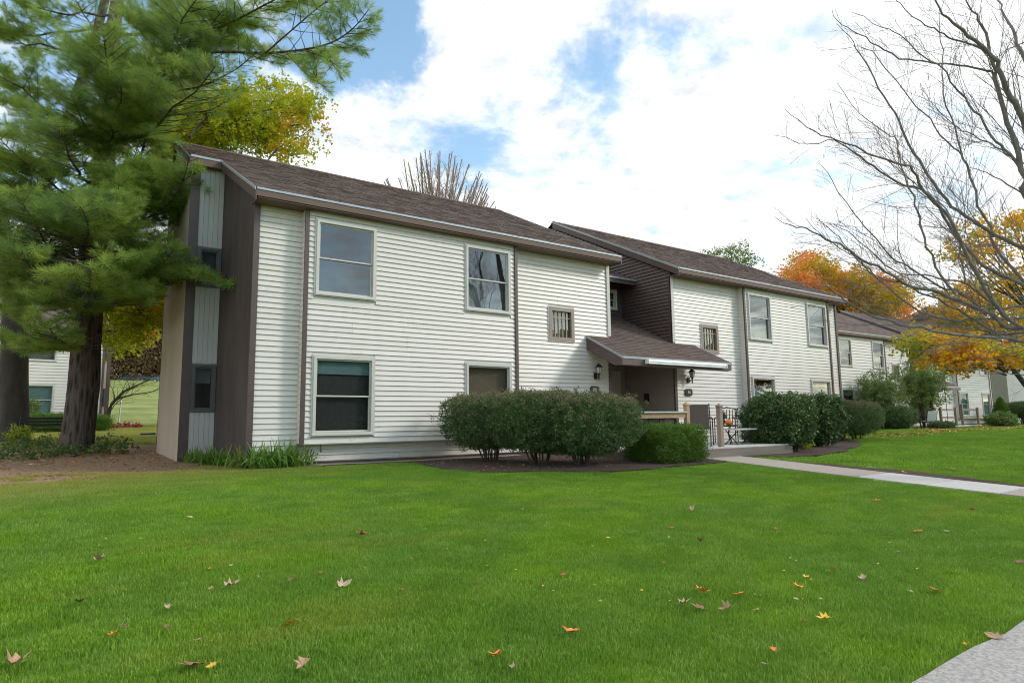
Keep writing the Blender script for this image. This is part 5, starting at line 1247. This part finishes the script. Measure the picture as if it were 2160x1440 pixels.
# ---------------------------------------------------------------- far right building and chimney
fb = tag(empty('far_building', (57, 6.5, .3), -.03), 'grey building clad in vertical boards at the right edge', 'building')
MB().box(0, 14, 0, 9, -.3, 5.2).build('wall', M['grey_wall'], fb)
for i in range(40): MB().box(i*.35, i*.35+.335, -.03, -.001, -.1, 5.15).build('panel_board', M['grey_wall'], fb)
MB().prism([(-.4, -.4, 5.1), (-.4, 4.5, 7.0), (-.4, 9.4, 5.1), (-.4, 4.5, 6.8)], (15, 0, 0)).build('roof', M['brown_trim'], fb)
q = px3(2040, 640, 75); ch = tag(empty('far_house', (q[0], q[1], .3)), 'distant brick building with a tall chimney behind the dull golden maple', 'building')
MB().box(-2.5, 9, 0, 6, -.3, 12).build('wall', M['brick'], ch); MB().prism([(-3, -.5, 11.9), (-3, 3, 13.2), (-3, 6.5, 11.9), (-3, 3, 11.8)], (12.5, 0, 0)).build('roof', M['brown_trim'], ch)
MB().box(-2.6, -.8, .5, 2, 12, 14.6).build('chimney', M['beige'], ch)

# ---------------------------------------------------------------- fallen leaves
def leaf_mesh(name, size, mat, curl, seed):
    r = random.Random(seed); oc = leaf_outline('maple'); b = MB(); vs = []
    for x, y in oc:
        x *= r.uniform(.85, 1.15); yy = y-.45; z = curl*((x*x)*1.6+(yy*yy)*.9)+r.uniform(-.04, .05); vs.append((x*size*(1-curl*.25), yy*size, z*size+.012))
    c = (0, 0, .006); vs.append(c); n = len(oc); b.add(vs, [(i, (i+1) % n, n) for i in range(n)]); b.tube([(0, -.43*size, .012), (.02*size, -.8*size, .02)], [.0016, .001], 4)
    return b.mesh(name, mat)
LC = {'orange': (.80, .25, .04), 'tan': (.42, .26, .15), 'brown': (.26, .13, .08), 'yellow': (.70, .45, .04), 'cream': (.46, .34, .22), 'red-brown': (.40, .12, .05)}
LM = {k: simple('fallen_'+k.replace('-', '_'), c, .6, .25, 60) for k, c in LC.items()}
big = [(1205, 1350, 'orange', .11), (1050, 1400, 'orange', .09), (400, 1425, 'brown', .13), (22, 1424, 'tan', .11), (637, 1422, 'tan', .08), (446, 1424, 'yellow', .06), (1083, 1430, 'cream', .06), (612, 1331, 'orange', .09), (490, 1248, 'cream', .10), (207, 1195, 'tan', .10),
 (168, 1286, 'brown', .09), (352, 1298, 'cream', .06), (235, 1357, 'orange', .07), (262, 1343, 'tan', .06), (350, 1339, 'brown', .04), (418, 1368, 'tan', .05), (445, 1256, 'tan', .05), (614, 1235, 'brown', .05), (676, 1222, 'orange', .06), (726, 1247, 'cream', .10),
 (760, 1138, 'red-brown', .11), (555, 1220, 'cream', .04), (400, 1100, 'cream', .07), (1461, 1085, 'cream', .11), (1418, 1123, 'orange', .07), (1478, 1152, 'brown', .10), (1540, 1066, 'cream', .06), (1852, 1063, 'orange', .12), (1938, 1130, 'orange', .08), (1998, 1130, 'cream', .07),
 (1898, 1176, 'cream', .07), (1485, 1262, 'orange', .10), (1562, 1266, 'orange', .09), (1700, 1230, 'yellow', .07), (1684, 1250, 'orange', .08), (1822, 1232, 'cream', .08), (1762, 1214, 'orange', .07), (1972, 1257, 'orange', .11), (1447, 1285, 'cream', .08), (1470, 1294, 'brown', .09),
 (1532, 1299, 'tan', .08), (1597, 1303, 'cream', .05), (1737, 1320, 'yellow', .08), (1695, 1328, 'orange', .05), (2040, 1381, 'yellow', .07), (2098, 1358, 'tan', .09), (2155, 1196, 'brown', .08), (1632, 1391, 'orange', .05), (1610, 1420, 'cream', .04), (1188, 1225, 'red-brown', .06),
 (1323, 1310, 'cream', .04), (850, 1258, 'brown', .04), (1010, 1236, 'yellow', .04), (1400, 1200, 'brown', .05), (1640, 1124, 'red-brown', .07), (2052, 1082, 'red-brown', .08), (1905, 1000, 'orange', .10), (2010, 995, 'yellow', .10), (770, 1210, 'yellow', .03), (430, 1150, 'red-brown', .05)]
rows = {'nearest the camera': [], 'in the middle lawn': [], 'in the far lawn': []}
for x, y, c, s in big:
    rows['nearest the camera' if y > 1290 else 'in the middle lawn' if y > 1170 else 'in the far lawn'].append((x, y, c, s))
ordn = 'first second third fourth fifth sixth seventh eighth ninth tenth eleventh twelfth thirteenth fourteenth fifteenth sixteenth seventeenth eighteenth nineteenth twentieth'.split()
for rn, L in rows.items():
    L.sort(); cnt = {}
    for x, y, c, s in L:
        k = cnt.get(c, 0); cnt[c] = k+1; q = gp(x, y); st_ = (rnd.choice([.15, .3, .5]) if c == 'orange' else rnd.choice([.15, .6, 1.0])) if s > .05 else .3
        o = obj('fallen_leaf', leaf_mesh('fallen_leaf', s*(1.05 if s > .075 else .8), LM[c], st_, int(x)), None, None, (q[0], q[1], q[2]+.034)); o.rotation_euler = (rnd.uniform(-.35, .35), rnd.uniform(-.35, .35), rnd.uniform(0, 6.28))
        tag(o, f"{'curled' if st_ > .4 else 'flat'} {c} maple leaf, {ordn[k]} {c} one from the left {rn}", 'fallen leaf', 'fallen leaves on the lawn')
# fine litter: bits of leaf on the lawn, drifts under the far maples
def litter(name, label, X, Y, mats, s0, s1, dz):
    b = {m_: MB() for m_ in mats}
    for x, y in zip(X, Y):
        m_ = rnd.choice(mats); s = rnd.uniform(s0, s1); a = rnd.uniform(0, 6.28); z = float(gz(x, y))+dz; c, d = math.cos(a)*s, math.sin(a)*s
        b[m_].add([(x-c, y-d, z), (x+d*.6, y-c*.6, z+s*rnd.uniform(0, .5)), (x+c, y+d, z+s*rnd.uniform(-.1, .4)), (x-d*.6, y+c*.6, z+s*rnd.uniform(0, .6))], [(0, 1, 2), (0, 2, 3)])
    for m_ in mats:
        if b[m_].n: tag(b[m_].build(name, LM[m_]), label, kind='stuff')
n = 260; dd = rng.uniform(4.2, 13, n)**1; lat = rng.uniform(-.8, .8, n)*dd; X = CAM[0]+.58*dd+.8157*lat; Y = CAM[1]+.815*dd-.578*lat; k = (Y < -1.2) & (Y > -10)
litter('leaf_litter', 'small scraps of leaf scattered over the lawn', X[k], Y[k], ['tan', 'cream', 'orange', 'yellow'], .008, .022, .035)
n = 5200; X = rng.uniform(22, 52, n); Y = rng.uniform(-1, 4.6, n)+(X-22)*.02; k = noise3(np.stack([X, Y, X*0], 1), .5) > -.35
litter('leaf_drift', 'orange drift of fallen leaves on the grass before the far block', X[k], Y[k], ['orange', 'tan', 'yellow', 'red-brown'], .03, .07, .03)
n = 900; X = rng.uniform(-7, -.8, n); Y = rng.uniform(3, 16, n)
litter('leaf_drift', 'scattered tan and orange leaves under the pines', X, Y, ['tan', 'orange', 'yellow', 'brown'], .025, .05, .03)
n = 6000; X = rng.uniform(-9, 2, n); Y = rng.uniform(-2.5, 8, n); k = (-.17*X+.34*Y+.7+.35*noise3(np.stack([X, Y, X*0], 1), 1.2) > .62) & ~((X > -.75) & (Y > .1))
litter('needle_litter', 'rust-brown needles and leaf scraps on the bare soil under the pines', X[k], Y[k], ['brown', 'tan', 'brown', 'red-brown'], .01, .035, .018)
n = 500; X = rng.uniform(2.8, 8, n); Y = rng.uniform(-3.5, 0, n); k = inside(bed_main, X, Y)
litter('bed_litter', 'dry leaf scraps on the mulch around the clipped shrubs', X[k], Y[k], ['tan', 'brown', 'cream'], .012, .03, .03)

# ---------------------------------------------------------------- turf
def turf(name, label, dmin, dmax, step, protos, sc):
    xs = np.arange(-22, 60, step); ys = np.arange(-12, 30, step); X, Y = np.meshgrid(xs, ys); X = X.ravel()+rng.uniform(-.5, .5, X.size)*step; Y = Y.ravel()+rng.uniform(-.5, .5, Y.size)*step
    v = np.stack([X-CAM[0], Y-CAM[1], gz(X, Y)-CAM[2]], 1); dep = v @ _F; lat = v @ _R
    k = (dep > dmin) & (dep < dmax) & (np.abs(lat) < .84*dep+.4)
    X, Y = X[k], Y[k]; m = .04
    bad = np.zeros(len(X), bool)
    for poly in (bed_main, bed_right, soil_strip, road, gravel):
        bad |= inside(poly, X, Y) | inside(poly, X+m, Y) | inside(poly, X-m, Y) | inside(poly, X, Y-m) | inside(poly, X, Y+m)
    bad |= (X > 8.15) & (X < 9.49) & (Y > -10.5) & (Y < 0)
    bad |= (X > -.1) & (X < 20.6) & (Y > -.05) & (Y < 11); bad |= (X > -.85) & (X < 0) & (Y > 3) & (Y < 6.8)
    bad |= (X > 6.7) & (X < 12.3) & (Y > -3.4)
    dry = -.17*X+.34*Y+.45+.25+.35*noise3(np.stack([X, Y, X*0], 1), 1.2)
    bad |= (dry > .85+rng.normal(0, .32, len(X))) & (X < 4) & (Y < 10)
    X, Y = X[~bad], Y[~bad]; Zg = gz(X, Y); P = np.stack([X, Y, Zg], 1); ch = rng.integers(0, len(protos), len(X)); E_ = np.zeros((len(X), 3)); E_[:, 2] = rng.uniform(0, 6.28, len(X)); sc_ = rng.uniform(*sc, len(X))
    print(name, len(X))
    for i, pr in enumerate(protos):
        j = ch == i; o = cloud(name, P[j], E_[j], sc_[j], pr); tag(o, label, kind='stuff')
turf('grass', 'short green mown grass of the lawn', 2.2, 12.5, .16, P_grass, (.85, 1.2))
turf('grass', 'mown grass farther off', 12.5, 45, .34, [P_grassfar], (.8, 1.15))

n = 700; dd = rng.uniform(3.2, 12, n); lat = rng.uniform(-.8, .8, n)*dd; X = CAM[0]+.58*dd+.8157*lat; Y = CAM[1]+.815*dd-.578*lat
k = (Y < -1.4) & (Y > -10.1) & (noise3(np.stack([X, Y, X*0], 1), 1.6, 5) > .05) & ~inside(bed_main, X, Y) & ~inside(bed_right, X, Y) & ~((X > 8) & (X < 9.6)); X, Y = X[k], Y[k]
tag(cloud('clover', np.stack([X, Y, gz(X, Y)+.012], 1), rand_euler(len(X)), rng.uniform(.16, .32, len(X)), P_loose), 'small broad-leaved weeds among the lawn grass', kind='stuff')
